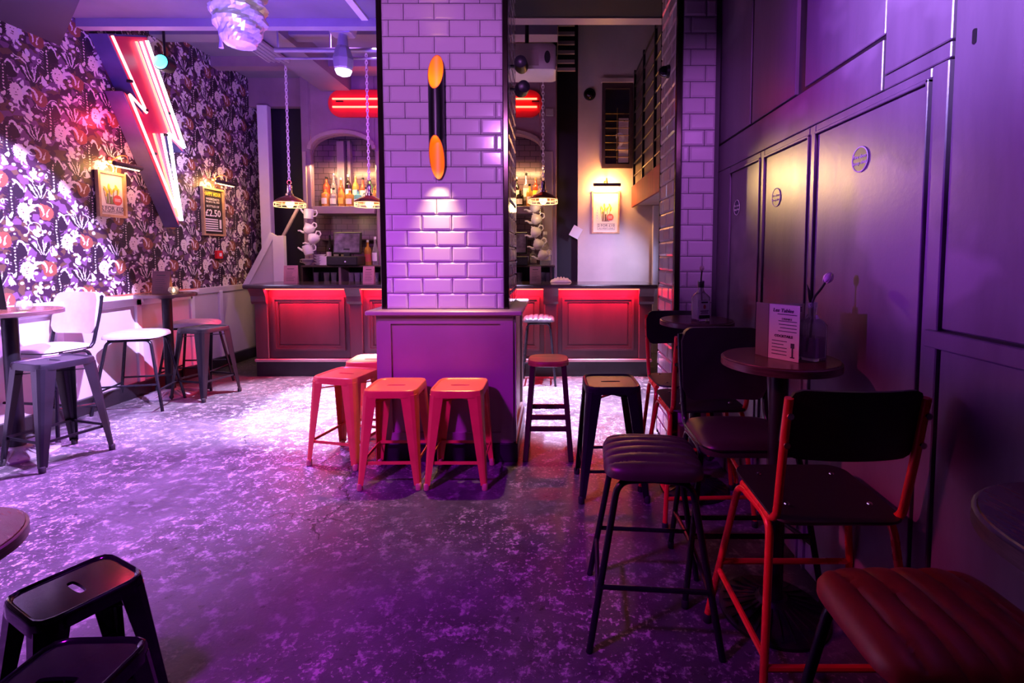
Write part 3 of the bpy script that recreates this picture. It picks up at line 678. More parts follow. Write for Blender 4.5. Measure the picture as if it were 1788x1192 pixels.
row([('round', 0.30, 0.045, 'glass_red', 'sconce_black', None, 'dull red'), ('tall', 0.34, 0.042, Cg, 'chrome', 'paper', 'clear long-necked'), ('tall', 0.29, 0.040, 'glass_red', 'china', 'ink_red', 'red spirit'),
     ('round', 0.33, 0.038, 'glass_dark', 'china', 'paper_white', 'dark white-capped'), ('round', 0.31, 0.042, A, 'brass', 'paper', 'amber labelled'), ('tall', 0.29, 0.042, 'glass_red', 'sconce_black', 'paper', 'ruby liqueur'),
     ('round', 0.28, 0.042, 'glass_green', 'chrome', 'paper_white', 'green'), ('round', 0.27, 0.04, A, 'ink_red', 'ink_yellow', 'amber red-capped')], -3.20, 0.103, 6.96, SH + 0.10, 'back row in the left arch', 'spirit bottles on the left shelf')
row([('squat', 0.24, 0.050, A, 'ink_red', 'paper', 'honey coloured'), ('squat', 0.23, 0.046, Cg, 'sconce_black', 'paper', 'clear square-shouldered'), ('round', 0.25, 0.044, A, 'brass', 'ink_yellow', 'golden'),
     ('squat', 0.22, 0.052, A, 'china', 'paper', 'broad pale-gold'), ('squat', 0.21, 0.048, 'glass_aqua', 'chrome', 'paper_white', 'turquoise'), ('round', 0.24, 0.044, Cg, 'sconce_black', 'ink_green', 'clear green-labelled'), ('round', 0.23, 0.042, A, 'brass', 'paper', 'small amber')], -3.14, 0.112, 6.79, SH, 'front row in the left arch', 'spirit bottles on the left shelf')
row([('round', 0.30, 0.042, 'glass_red', 'chrome', 'paper_white', 'red white-labelled'), ('tall', 0.33, 0.042, A, 'brass', 'paper', 'amber slim-necked'), ('tall', 0.30, 0.042, 'glass_dark', 'china', 'paper', 'brown'), ('tall', 0.35, 0.044, Cg, 'sconce_black', 'paper', 'clear tall'), ('round', 0.29, 0.042, 'glass_red', 'brass', 'ink_yellow', 'rose red')],
    -0.78, 0.135, 6.96, SH + 0.10, 'back row in the right arch', 'spirit bottles on the right shelf')
row([('squat', 0.25, 0.050, A, 'ink_red', 'ink_yellow', 'bright amber'), ('squat', 0.22, 0.046, 'glass_dark', 'brass', 'paper', 'dark square'), ('round', 0.28, 0.044, A, 'sconce_black', 'paper', 'gold'), ('round', 0.26, 0.042, Cg, 'chrome', 'ink_red', 'clear red-labelled')],
    -0.58, 0.13, 6.80, SH, 'front row in the right arch', 'spirit bottles on the right shelf')
row([('round', 0.36, 0.042, 'glass_dark', 'sconce_black', 'paper', 'black wine'), ('round', 0.36, 0.042, 'glass_dark', 'ink_red', 'paper_white', 'dark red-topped wine'), ('round', 0.34, 0.04, 'glass_dark', 'sconce_black', 'paper', 'dark shorter wine')],
    -3.02, 0.098, 6.62, 1.26, 'group standing on the left back counter', 'wine bottles on the counter')
row([('round', 0.30, 0.042, A, 'china', 'ink_red', 'amber red-labelled'), ('tall', 0.34, 0.04, Cg, 'china', 'paper_white', 'clear white-labelled')], -2.50, 0.10, 6.60, 1.26, 'pair on the counter beside the pillar', 'bottles on the counter by the pillar')
row([('squat', 0.20, 0.045, Cg, 'china', 'paper_white', 'white-labelled syrup'), ('tall', 0.40, 0.07, Cg, 'china', 'paper', 'large pale flask')], -0.26, 0.16, 6.58, 1.26, 'pair on the right back counter', 'bottles on the right counter')

# tumblers in the cubbies
tm = thing('tumbler', 'clear tumbler in a cubby under the left back counter', 'glass', (-3.17, 6.52, 1.021), 0, 'tumblers in the left cubbies')
part('glass', MB().lathe([(0.028, 0), (0.030, 0.004), (0.038, 0.14), (0.035, 0.14), (0.028, 0.015)], 12), 'glass_clear', tm, True)
for x in (-3.02, -2.93, -2.68, -2.60, -2.52, -2.44, -2.36): clone(tm, tm['label'], (x, 6.50 + random.uniform(-.03, .05), 1.021), 0, 'tumblers in the left cubbies')
for x in (-0.68, -0.60, -0.52, -0.44, -0.22, -0.13, -0.06): clone(tm, 'clear tumbler in a cubby under the right back counter', (x, 6.50 + random.uniform(-.03, .05), 1.021), 0, 'tumblers in the right cubbies')

# tills
def till(loc, lab):
    t = thing('till', lab, 'till', loc)
    part('base_box', MB().box(-0.20, 0.20, -0.16, 0.16, 0, 0.12), 'fixture_black', t, bevel=0.01)
    sc_ = part('monitor', MB().box(-0.185, 0.185, -0.02, 0.02, 0.15, 0.44).xf(Matrix.Rotation(-0.12, 4, 'X')), 'fixture_black', t, bevel=0.008)
    part('screen', MB().box(-0.165, 0.165, -0.024, -0.020, 0.17, 0.42).xf(Matrix.Rotation(-0.12, 4, 'X')), 'screen', sc_)
    part('neck', MB().box(-0.04, 0.04, 0.0, 0.05, 0.10, 0.22), 'fixture_black', t)
    part('key', MB().lathe([(0.012, -0.006), (0.012, 0.006)], 10, (0.05, -0.165, 0.05), 'y'), 'chrome', t)
till((-2.72, 6.44, 1.26), 'black till with a screen on the left back counter')
till((-0.52, 6.44, 1.26), 'black till with a screen on the right back counter')
bx = tag(part('card_box', MB().box(-0.06, 0.06, -0.05, 0.05, 0, 0.12), 'paper_white', None, bevel=0.004), 'white card box beside the left till', 'box'); bx.location = (-3.0, 6.44, 1.26)

# teapot cascades
def teapot(name, label, loc, rot, kind='pot', group=None, s=1.0):
    t = thing(name, label, 'teapot' if kind == 'pot' else 'jug', loc, 0, group); t.rotation_euler = rot; t.scale = (s, s, s)
    if kind == 'pot':
        part('body', MB().lathe([(0.04, 0), (0.07, 0.02), (0.085, 0.06), (0.075, 0.10), (0.045, 0.13), (0.04, 0.135)], 16), 'china', t, True)
        part('lid', MB().lathe([(0.045, 0.132), (0.03, 0.15), (0.012, 0.156), (0.014, 0.17), (0.004, 0.178)], 12), 'china', t, True)
        part('spout', MB().tube([(-0.07, 0, 0.05), (-0.11, 0, 0.07), (-0.13, 0, 0.11), (-0.16, 0, 0.125)], [0.022, 0.018, 0.012, 0.010], 8), 'china', t, True)
        part('handle', MB().tube([(0.07, 0, 0.10), (0.11, 0, 0.115), (0.135, 0, 0.085), (0.12, 0, 0.045), (0.078, 0, 0.035)], 0.010, 8), 'china', t, True)
    else:
        part('body', MB().lathe([(0.055, 0), (0.06, 0.01), (0.065, 0.08), (0.06, 0.13), (0.055, 0.13), (0.05, 0.02)], 16), 'china', t, True)
        part('spout', MB().tube([(-0.055, 0, 0.07), (-0.09, 0, 0.10), (-0.12, 0, 0.14)], [0.02, 0.014, 0.010], 8), 'china', t, True)
        part('handle', MB().tube([(0.06, 0, 0.11), (0.10, 0, 0.12), (0.115, 0, 0.08), (0.10, 0, 0.04), (0.06, 0, 0.035)], 0.009, 8), 'china', t, True)
TG = 'white teapots hanging as a pouring cascade'
Yt = 6.28
teapot('china_jug', 'white jug at the top of the left teapot cascade', (-3.13, Yt, 1.86), (0, 0.05, 0), 'jug', TG, 0.95)
teapot('teapot', 'round white teapot second down the left cascade', (-3.10, Yt, 1.68), (0, -0.5, 0), 'pot', TG, 0.85)
teapot('teapot', 'tilted white teapot third down the left cascade', (-3.03, Yt, 1.56), (0, -0.75, 0), 'pot', TG, 0.9)
teapot('china_mug', 'white printed mug lowest in the left cascade', (-3.13, Yt, 1.40), (0, -0.3, 0), 'jug', TG, 0.95)
RG = 'white teapots hanging right of the pillar'
for z, x, a, l in ((1.96, -0.19, -0.6, 'white teapot hanging just under the right pendant lamp'), (1.80, -0.18, -0.5, 'round lilac-lit teapot second in the right cascade'), (1.64, -0.18, -0.65, 'white teapot third down the right cascade'), (1.48, -0.15, -0.55, 'white teapot fourth down the right cascade'), (1.33, -0.10, -0.4, 'white teapot lowest in the right cascade')):
    teapot('teapot', l, (x, Yt, z), (0, a, 0), 'pot', RG, 0.88)
for x, z0, z1, lab in ((-3.08, 1.45, 3.80, 'thin wire carrying the left teapot cascade'), (-0.16, 1.38, 3.80, 'thin wire carrying the right teapot cascade')):
    tag(part('hanging_wire', MB().tube([(x, Yt + 0.02, z0), (x, Yt + 0.02, z1)], 0.0022, 6), 'chrome', None), lab, 'wire')
# crockery
cup = thing('tea_cup', 'wide printed tea cup on the left back counter', 'cup', (-3.24, 6.45, 1.261))
part('bowl', MB().lathe([(0.03, 0), (0.035, 0.012), (0.06, 0.03), (0.08, 0.085), (0.076, 0.085), (0.03, 0.02)], 18), 'china', cup, True)
part('handle', MB().tube([(-0.075, 0, 0.07), (-0.10, 0, 0.072), (-0.105, 0, 0.045), (-0.065, 0, 0.035)], 0.007, 8), 'china', cup, True)
part('printed_band', MB().lathe([(0.0655, 0.04), (0.078, 0.074)], 18), 'china_print', cup, True)
for k in range(4):
    c_ = thing('saucer', f'white saucer {["at the bottom of","second in","third in","on top of"][k]} the stack beside the tea cup', 'saucer', (-3.08, 6.45, 1.261 + k * 0.036), 0, 'stack of saucers')
    part('dish', MB().lathe([(0.04, 0), (0.045, 0.006), (0.075, 0.03), (0.074, 0.034), (0.04, 0.012)], 18), 'china', c_, True)
sk = thing('bar_cloth', 'crumpled pale cloth on the bar worktop by the alcove', 'cloth', (0.10, 5.95, 1.066))
from mathutils import noise as mn_
vs = []; fs = []; NN = 26
for j in range(NN + 1):
    for i in range(NN + 1):
        x, y = -0.13 + 0.26 * i / NN, -0.09 + 0.18 * j / NN; e = max(0, 1 - (x / 0.13) ** 2) * max(0, 1 - (y / 0.09) ** 2)
        vs.append((x, y, 0.001 + e ** 0.5 * (0.035 + 0.05 * abs(mn_.noise(Vector((x * 28, y * 28, 1.7)))))))
fs = [(j * (NN + 1) + i, j * (NN + 1) + i + 1, (j + 1) * (NN + 1) + i + 1, (j + 1) * (NN + 1) + i) for j in range(NN) for i in range(NN)]
part('cloth_folds', MB().add(vs, fs), 'paper', sk, True)

# menus on the bar
def menu(name, label, loc, rz, w, h, mat, lines=6, title=True, cat='menu', inkm='ink'):
    t = thing(name, label, cat, loc, rz)
    lf = part('leaf', MB().box(-w / 2, w / 2, -0.002, 0.0, 0, h).xf(Matrix.Rotation(-0.10, 4, 'X')), mat, t)
    part('leaf', MB().box(-w / 2, w / 2, 0.0, 0.002, 0, h).xf(Matrix.Translation((0, 0.045 * h / 0.2, 0)) @ Matrix.Rotation(0.10, 4, 'X')), mat, t)
    mb = MB(); rr = random.Random(len(label))
    mb.box(-w * 0.38, w * 0.38, -0.0032, -0.002, h * 0.70, h * 0.705).box(-w * 0.38, w * 0.38, -0.0032, -0.002, h * 0.93, h * 0.935)
    for k in range(lines):
        z = h * (0.62 - 0.55 * k / lines); mb.box(-w * 0.32, w * rr.uniform(0.05, 0.34), -0.0032, -0.002, z, z + h * 0.014)
    mb.box(-w * 0.25, w * 0.25, -0.0032, -0.002, h * 0.80, h * 0.83)
    part('print', mb.xf(Matrix.Rotation(-0.10, 4, 'X')), inkm, lf)
    return t
menu('bar_menu', 'pink menu card on the bar at its left end', (-3.03, 5.62, 1.066), 0.15, 0.15, 0.21, 'menu_pink')
menu('bar_menu', 'pink menu card on the bar touching the pillar in view', (-2.13, 5.62, 1.066), 0.0, 0.13, 0.20, 'menu_pink')
menu('bar_menu', 'tan menu card on the bar right of the pillar', (-0.20, 5.62, 1.066), 0.0, 0.13, 0.20, 'menu_tan')
fp = thing('bar_flap', 'sloping pale bar flap at the left end of the counter', 'bar flap', (-3.58, 6.17, 0))
part('slanted_panel', MB().prism([(-0.30, 1.0), (0.05, 1.0), (0.05, 1.62)], lambda x, z: (x, 0, z), lambda x, z: (x, 0.03, z)), 'panel_paint', fp)
part('slanted_rail', MB().bar((-0.32, 0.01, 1.0), (0.05, 0.01, 1.66), 0.07, 0.05, (0, 1, 0)), 'white_paint', fp)
part('post', MB().box(0.05, 0.19, -0.02, 0.05, 0, 1.64), 'white_paint', fp, bevel=0.005)
part('arm', MB().bar((0.16, 0.02, 1.62), (0.40, 0.02, 2.05), 0.03, 0.03, (0, 1, 0)), 'dado_paint', fp)
tag(part('paper_sheet', MB().box(-0.07, 0.07, -0.002, 0.002, -0.08, 0.08).xf(Matrix.Translation((0.33, 6.95, 1.72)) @ Matrix.Rotation(0.5, 4, 'Y')), 'paper_white', None), 'white paper sheet pinned at the dark doorway edge', 'paper')

# ================================================================== SEATING
def sstool(key, H, s, foot, mat, footmat='rubber'):
    """pressed-metal stool: local origin on floor"""
    t = thing('metal_stool', '', 'stool')
    k = 40
    def loop(w, r, z):
        pts = []
        for j in range(k):
            a = 2 * PI * j / k + 0.0001; c, q = math.cos(a), math.sin(a); e = r
            m = (abs(c) ** e + abs(q) ** e) ** (-1 / e); pts.append((w / 2 * m * c, w / 2 * m * q, z))
        return pts
    def slot(L, w, z):
        pts = []
        for j in range(k):
            a = 2 * PI * j / k + 0.0001; c, q = math.cos(a), math.sin(a)
            m = (abs(c) ** 4 + abs(q) ** 4) ** (-1 / 4); pts.append((L / 2 * m * c, w / 2 * q * (0.6 + 0.4 * m), z))
        return pts
    lp = [loop(s * 1.0, 7, H - 0.045), loop(s * 0.995, 7, H - 0.014), loop(s * 0.975, 7, H - 0.003), loop(s * 0.945, 7, H), loop(s * 0.90, 7, H - 0.002), loop(s * 0.87, 7, H - 0.008),
          slot(s * 0.36, s * 0.085, H - 0.008), slot(s * 0.34, s * 0.07, H - 0.016)]
    part('seat', MB().loops(lp, False, False), mat, t, True)
    top, zt = s / 2 - 0.004, H - 0.03
    f = foot / 2
    for sx in (1, -1):
        for sy in (1, -1):
            def sec(z):
                u = (zt - z) / zt; c = top + (f - top) * u; wd = (s * 0.27) * (1 - u) + 0.032 * u; th = 0.004
                cor = Vector((sx * c, sy * c, z)); rr = wd * 0.35
                pts = [(0, wd), (0, rr), (rr * 0.3, rr * 0.3), (rr, 0), (wd, 0)]
                inn = [(wd, th), (rr, th), (rr * 0.3 + th, rr * 0.3 + th), (th, rr), (th, wd)]
                return [(cor.x - sx * a, cor.y - sy * b, z) for a, b in pts + inn]
            lg = part('leg', MB().loops([sec(zt), sec(zt - 0.05), sec(zt * 0.5), sec(0.03)]), mat, t, False)
            part('foot', MB().lathe([(0.012, 0), (0.018, 0.002), (0.019, 0.035), (0.014, 0.042)], 10, (sx * (f - 0.014), sy * (f - 0.014), 0)), footmat, lg, True)
    zr = H * 0.27; cr = top + (f - top) * (zt - zr) / zt - 0.014
    for (a, b) in (((cr, cr), (-cr, cr)), ((-cr, cr), (-cr, -cr)), ((-cr, -cr), (cr, -cr)), ((cr, -cr), (cr, cr))):
        part('rung', MB().bar((*a, zr), (*b, zr), 0.006, 0.018), mat, t)
    zb = H - 0.085; cb = top + (f - top) * (zt - zb) / zt - 0.02
    part('brace', MB().bar((cb, cb, zb), (-cb, -cb, zb), 0.018, 0.005).bar((-cb, cb, zb + 0.004), (cb, -cb, zb + 0.004), 0.018, 0.005), mat, t)
    return t
def place(t, label, loc, rz, group):
    t.location = (*loc, 0); t.rotation_euler = (0, 0, rz); t['label'] = label; t['group'] = group
    return t
RG_ = 'red metal stools around the tiled pillar'
r0 = sstool('red', 0.595, 0.325, 0.375, 'red_metal', 'frame_wood')
place(r0, 'red metal stool in front of the pillar, right one of the nearest pair', (-0.578, 3.0), 0.0, RG_)
clone(r0, 'red metal stool in front of the pillar, left one of the nearest pair', (-0.978, 3.0), 0.02, RG_)
clone(r0, 'red metal stool turned at the left corner of the pillar', (-1.415, 3.30), -0.22, RG_)
clone(r0, 'red metal stool half hidden behind the pillar edge', (-1.41, 3.76), 0.05, RG_)
BG_ = 'tall black metal stools'
b0 = sstool('blk', 0.69, 0.33, 0.42, 'black_metal')
place(b0, 'black metal stool at the near left table below the wallpaper', (-3.41, 3.29), -0.28, BG_)
clone(b0, 'black metal stool beside the far left table with the menu', (-3.45, 4.78), -0.25, BG_)
b1 = sstool('blk2', 0.655, 0.32, 0.40, 'black_metal')
place(b1, 'black metal stool right of the pillar in the aisle', (0.345, 2.86), 0.02, BG_)
n0 = sstool('low', 0.42, 0.255, 0.32, 'gloss_black_metal')
LG_ = 'low glossy black stools in the left foreground'
place(n0, 'low glossy black stool with light streaks, beside the foreground table', (-1.42, 1.395), -0.46, LG_)
clone(n0, 'low glossy black stool cut by the bottom edge of the photo', (-1.152, 1.075), 0.02, LG_)

def pad_mesh(w, d, th, ribs, z, axis='x', rnd=5, crown=0.018):
    nx, ny = 48, 48
    vs = []; fs = []
    def P(i, j, top):
        a = -1 + 2 * i / nx; b = -1 + 2 * j / ny
        e = rnd; m = 1.0 if (a == 0 and b == 0) else max(abs(a), abs(b)) / ((abs(a) ** e + abs(b) ** e) ** (1 / e))
        x, y = a * m, b * m
        q = (abs(x) ** e + abs(y) ** e)
        edge = max(0.0, 1 - q) ** 0.42
        rb = 0
        if ribs:
            u = (y if axis == 'x' else x) * ribs / 2 + ribs / 2; rb = -0.015 * (1 - min(1, abs(math.sin(PI * u)) ** 0.32)) * edge
        zz = z + (th * 0.45 + th * 0.55 * edge + crown * (1 - x * x) * (1 - y * y) + rb) if top else z + th * 0.12 * (1 - edge)
        return (x * w / 2, y * d / 2, zz)
    for top in (1, 0):
        for j in range(ny + 1):
            for i in range(nx + 1): vs.append(P(i, j, top))
    o = (nx + 1) * (ny + 1)
    for j in range(ny):
        for i in range(nx):
            a = j * (nx + 1) + i; q = (a, a + 1, a + nx + 2, a + nx + 1); fs.append(q); fs.append(tuple(o + v for v in q[::-1]))
    bd = [i for i in range(nx + 1)] + [(j) * (nx + 1) + nx for j in range(1, ny + 1)] + [ny * (nx + 1) + i for i in range(nx - 1, -1, -1)] + [j * (nx + 1) for j in range(ny - 1, 0, -1)]
    for q in range(len(bd)):
        a, b = bd[q], bd[(q + 1) % len(bd)]; fs.append((a, o + a, o + b, b))
    return MB().add(vs, fs)
def pad_stool(H, w, d, mat, ribs, axis, splay=0.05, tube='black_tube'):
    t = thing('padded_stool', '', 'stool')
    part('seat', pad_mesh(w, d, 0.055, ribs, H - 0.062, axis), mat, t, True)
    z0 = H - 0.062; a = w / 2 - 0.05; b = d / 2 - 0.03; fa, fb = w / 2 + splay, d / 2 + splay * 0.6
    for sy in (1, -1):
        for sx in (1, -1):
            part('leg', MB().tube(fillet([(0, sy * (b - 0.03), z0 - 0.012), (sx * a, sy * (b - 0.01), z0 - 0.012), (sx * fa, sy * fb, 0.0)], 0.05), 0.0125, 10), tube, t, True)
    for zz, pairs in ((H * 0.34, (((1, 1), (-1, 1)), ((1, -1), (-1, -1)))), (H * 0.27, (((1, 1), (1, -1)), ((-1, 1), (-1, -1))))):
        u = (z0 - zz) / z0; ca = a + (fa - a) * u; cb = b + (fb - b) * u
        for (p, q) in pairs: part('rung', MB().tube([(p[0] * ca, p[1] * cb, zz), (q[0] * ca, q[1] * cb, zz)], 0.009, 8), tube, t, True)
    part('under_plate', MB().box(-a, a, -b + 0.02, b - 0.02, z0 - 0.012, z0 + 0.006), 'black_ply', t)
    return t
PG_ = 'padded bar stools'
p0 = pad_stool(0.71, 0.43, 0.36, 'pale_leather', 4, 'x')
place(p0, 'pale padded stool left of the far left table post', (-3.80, 4.42), 0.25, PG_)
clone(p0, 'pale padded stool behind the far left table post', (-3.80, 5.12), 0.1, PG_)
p1 = pad_stool(0.665, 0.36, 0.36, 'black_leather', 6, 'x')
place(p1, 'black ribbed padded stool in the aisle before the tulip table', (0.375, 1.83), -0.08, PG_)
p2 = pad_stool(0.74, 0.34, 0.32, 'black_leather', 6, 'y', 0.01)
place(p2, 'ribbed padded stool pulled up to the bar right of the pillar', (-0.15, 5.27), 0.0, PG_)
p3 = pad_stool(0.66, 0.40, 0.33, 'red_leather', 6, 'y')
place(p3, 'oxblood red ribbed leather stool in the right foreground', (0.815, 0.985), 0.0, PG_)

# wooden stool
ws = thing('wooden_stool', 'wooden bar stool with dark tapered legs beside the pillar base', 'stool', (-0.03, 3.36, 0), 0.0)
part('seat', MB().loops([[(x, y, z) for x, y in rrect(0.28 - e, 0.28 - e, 0.09, 5)] for z, e in ((0.645, 0.03), (0.65, 0.0), (0.672, 0.0), (0.682, 0.015), (0.680, 0.06))]), 'wood_seat', ws, True)
for sx in (1, -1):
    for sy in (1, -1):
        part('leg', MB().bar((sx * 0.105, sy * 0.10, 0.65), (sx * 0.155, sy * 0.13, 0.0), 0.036, 0.036, (0, 1, 0)), 'dark_wood', ws, bevel=0.005)
for sy in (1, -1):
    for z in (0.30, 0.22): part('rung', MB().bar((-0.135, sy * 0.118, z), (0.135, sy * 0.118, z), 0.018, 0.032), 'dark_wood', ws)
for sx in (1, -1): part('rung', MB().bar((sx * 0.136, -0.118, 0.26), (sx * 0.136, 0.118, 0.26), 0.018, 0.032), 'dark_wood', ws)

def panel_curved(w, h, th, r, bend, z0, y0, tilt=0.0, k=20):
    """rounded rectangular back panel, curved about z: front face towards +y"""
    vs = []; fs = []
    for i in range(k + 1):
        u = -1 + 2 * i / k; x = u * w / 2; e = abs(x) - (w / 2 - r)
        dz = 0 if e <= 0 else r - math.sqrt(max(0, r * r - e * e)); dz = min(dz, h * 0.49)
        for zz in (dz, h - dz):
            yy = y0 - bend * u * u * -1 + tilt * (zz / h)
            vs += [(x, yy, z0 + zz), (x, yy - th, z0 + zz)]
    for i in range(k):
        a = i * 4; b = a + 4
        fs += [(a, b, b + 2, a + 2), (a + 1, a + 3, b + 3, b + 1), (a + 2, b + 2, b + 3, a + 3), (a, a + 1, b + 1, b)]
    fs += [(0, 2, 3, 1), (k * 4, k * 4 + 1, k * 4 + 3, k * 4 + 2)]
    return MB().add(vs, fs)
def cafe_chair(name, SZ, tube, seatm, backm, padded=False, cat='chair'):
    """bar chair with tubular frame; faces +y; origin on floor under seat centre"""
    t = thing(name, '', cat)
    W = 0.40; hw = W / 2
    zt = SZ - 0.03
    if padded:
        part('seat', pad_mesh(W, 0.37, 0.06, 0, SZ - 0.055, 'x', 6, 0.02), seatm, t, True)
        part('piping', MB().tube([(x * 0.99, y * 0.99, SZ - 0.022) for x, y in rrect(W, 0.37, 0.07, 5)], 0.004, 6, True), 'black_tube', t, True)
        part('backrest', panel_curved(W - 0.01, 0.33, 0.035, 0.06, 0.03, SZ + 0.075, -0.19, -0.05), backm, t, True)
    else:
        part('seat', MB().loops([[(x, y, z - 0.012 * (1 if y < -0.1 else 0)) for x, y in rrect(W + e, 0.375 + e, 0.06, 5)] for z, e in ((SZ - 0.012, -0.01), (SZ - 0.006, 0), (SZ, -0.004))]), seatm, t, True)
        part('backrest', panel_curved(W + 0.0, 0.215, 0.012, 0.05, 0.035, SZ + 0.185, -0.205, -0.045), backm, t, True)
        for x in (-0.13, 0.13):
            for y in (-0.10, 0.11): part('bolt', MB().lathe([(0.009, SZ), (0.008, SZ + 0.003), (0.003, SZ + 0.005)], 8, (x, y, 0)), 'bolt_chrome', t, True)
    for s in (1, -1):
        x = s * (hw - 0.012)
        fx = s * (hw + 0.075)
        fr = part('side_frame', MB().tube(fillet([(fx, 0.20, 0.015), (s * (hw - 0.005), 0.12, zt - 0.01), (s * (hw - 0.01), -0.12, zt - 0.012), (s * (hw + 0.035), -0.20, 0.015)], 0.055), 0.0125, 10), tube, t, True)
        part('foot', MB().lathe([(0.014, 0), (0.0155, 0.002), (0.0155, 0.03), (0.0128, 0.034)], 10, (fx - s * 0.001, 0.198, 0)), 'rubber', fr, True)
        part('foot', MB().lathe([(0.014, 0), (0.0155, 0.002), (0.0155, 0.03), (0.0128, 0.034)], 10, (s * (hw + 0.034), -0.199, 0)), 'rubber', fr, True)
        bend = 0.034 if not padded else 0.02
        up = part('back_upright', MB().tube(fillet([(s * (hw - 0.012), 0.10, zt), (s * (hw - 0.012), -0.155, zt - 0.004), (s * (hw - 0.005), -0.238 + bend, SZ + 0.235), (s * (hw - 0.005), -0.262 + bend, SZ + 0.375)], 0.06), 0.0125, 10), tube, t, True)
        if not padded:
            for zz in (0.235, 0.325): part('bolt', MB().lathe([(0.010, -0.022), (0.009, -0.016), (0.003, -0.013), (0.001, -0.012)], 8, (s * (hw - 0.005), -0.238 + bend - 0.024 * (zz - 0.235) / 0.14, SZ + zz), 'y'), 'bolt_chrome', up, True)
    def at(z, front):   # leg centre at height z
        u = (zt - 0.01 - z) / (zt - 0.025)
        return (hw - 0.005 + (0.08) * u, 0.12 + 0.08 * u) if front else (hw - 0.01 + 0.045 * u, -0.12 - 0.08 * u)
    z = SZ * 0.42; a = at(z, True); part('rung', MB().tube([(-a[0], a[1], z), (a[0], a[1], z)], 0.0105, 8), tube, t, True)
    z = SZ * 0.24; b = at(z, False); part('rung', MB().tube([(-b[0], b[1], z), (b[0], b[1], z)], 0.0105, 8), tube, t, True)
    za, zb = SZ * 0.37, SZ * 0.29; a = at(za, True); b = at(zb, False)
    for s in (1, -1): part('rung', MB().tube([(s * a[0], a[1], za), (s * b[0], b[1], zb)], 0.0105, 8), tube, t, True)
    return t
CG = 'tubular bar chairs by the panelled wall'
c1 = cafe_chair('bar_chair', 0.62, 'red_tube', 'black_ply', 'black_ply')
place(c1, 'red-framed chair with black plywood back, nearest the camera', (0.865, 1.585), 0.0, CG)
clone(c1, 'red-framed chair with its back to the camera at the bottle table by the pillar', (0.80, 2.62), 0.04, CG)
clone(c1, 'red-framed chair facing the camera against the narrow tiled pillar', (0.83, 3.045), PI, CG)
c2 = cafe_chair('bar_chair', 0.65, 'black_tube', 'black_leather', 'black_leather', True)
place(c2, 'black padded chair facing the camera behind the tulip table', (0.80, 2.055), PI, CG)
c3 = cafe_chair('bar_chair', 0.69, 'black_tube', 'pale_leather', 'pale_leather', True)
place(c3, 'pale padded chair with curved back against the left dado', (-3.90, 3.74), PI - 0.1, 'padded chairs on the left')

def round_table(label, loc, R, H, base_r, basem, group, col=0.036):
    t = thing('round_table', label, 'table', (*loc, 0), random.uniform(0, 6), group)
    part('top', MB().lathe([(R - 0.006, H - 0.004), (R - 0.008, H), (0.001, H)], 48), 'table_top', t, True)
    part('edge_band', MB().lathe([(R - 0.02, H - 0.034), (R, H - 0.031), (R, H - 0.006), (R - 0.006, H - 0.003)], 48), 'table_edge', t, True)
    part('column', MB().lathe([(col * 1.15, 0.05), (col, 0.09), (col, H - 0.06), (col * 2.2, H - 0.04), (col * 2.2, H - 0.034)], 20), 'cast_iron', t, True)
    bs = part('base', MB().lathe([(base_r, 0.0), (base_r, 0.012), (base_r * 0.96, 0.018), (base_r * 0.55, 0.034), (col * 1.7, 0.058), (col * 1.5, 0.07)], 40), basem, t, True)
    for j in range(24):
        a = 2 * PI * j / 24; c, s = math.cos(a), math.sin(a)
        part('flute', MB().bar((c * base_r * 0.93, s * base_r * 0.93, 0.019), (c * col * 2.0, s * col * 2.0, 0.055), 0.007, 0.006), basem, bs)
    return t
TGp = 'round pedestal tables'
round_table('round table with candle at the left edge under the wallpaper', (-3.75, 3.34), 0.275, 1.02, 0.215, 'cast_base', TGp, 0.042)
round_table('round table with a dark red menu by the far left dado', (-3.82, 4.80), 0.25, 1.02, 0.225, 'cast_base', TGp, 0.042)
round_table('round table carrying the menu and tulip bottle', (0.865, 1.835), 0.212, 1.01, 0.20, 'cast_iron', TGp, 0.034)
round_table('round table with the labelled bottle next to the narrow pillar', (0.848, 2.85), 0.212, 1.02, 0.20, 'cast_iron', TGp, 0.034)
round_table('round table cut off by the right edge of the photo', (0.855, 0.665), 0.20, 0.99, 0.17, 'cast_iron', TGp, 0.034)
round_table('low round table cut off by the left edge in the foreground', (-1.56, 1.085), 0.24, 0.70, 0.18, 'cast_iron', TGp, 0.034)

# ================================================================== DETAILS
# --- pillar sconce: a tube cut open at both ends
SC = thing('wall_sconce', 'black tube sconce with glowing orange cut ends on the tiled pillar', 'wall lamp', (-0.752, 3.205, 0))
def cut_tube(r, off):
    k = 28; L = []
    def ring(f):
        out = []
        for j in range(k):
            a = 2 * PI * j / k; x, y = r * math.cos(a), r * math.sin(a); out.append((x, y, f(y / 0.05)))
        return out
    lo = lambda q: 2.03 - 0.135 * q + off
    hi = lambda q: 2.575 + 0.125 * q - off
    return [ring(lo), ring(lambda q: lo(q) * 0.7 + hi(q) * 0.3), ring(lambda q: lo(q) * 0.3 + hi(q) * 0.7), ring(hi)]
part('tube', MB().loops(cut_tube(0.05, 0), False, False), 'sconce_black', SC, True)
part('inner_lining', MB().loops(cut_tube(0.0475, 0.002), False, False), 'sconce_gold_lit', SC, True)
part('lamp_rim', MB().tube(cut_tube(0.0488, 0.001)[0], 0.0022, 6, True), 'red_metal', SC, True)
part('lamp_rim', MB().tube(cut_tube(0.0488, 0.001)[3], 0.0022, 6, True), 'red_metal', SC, True)
part('baffle', MB().lathe([(0.047, 2.28), (0.047, 2.36)], 20), 'sconce_black', SC)
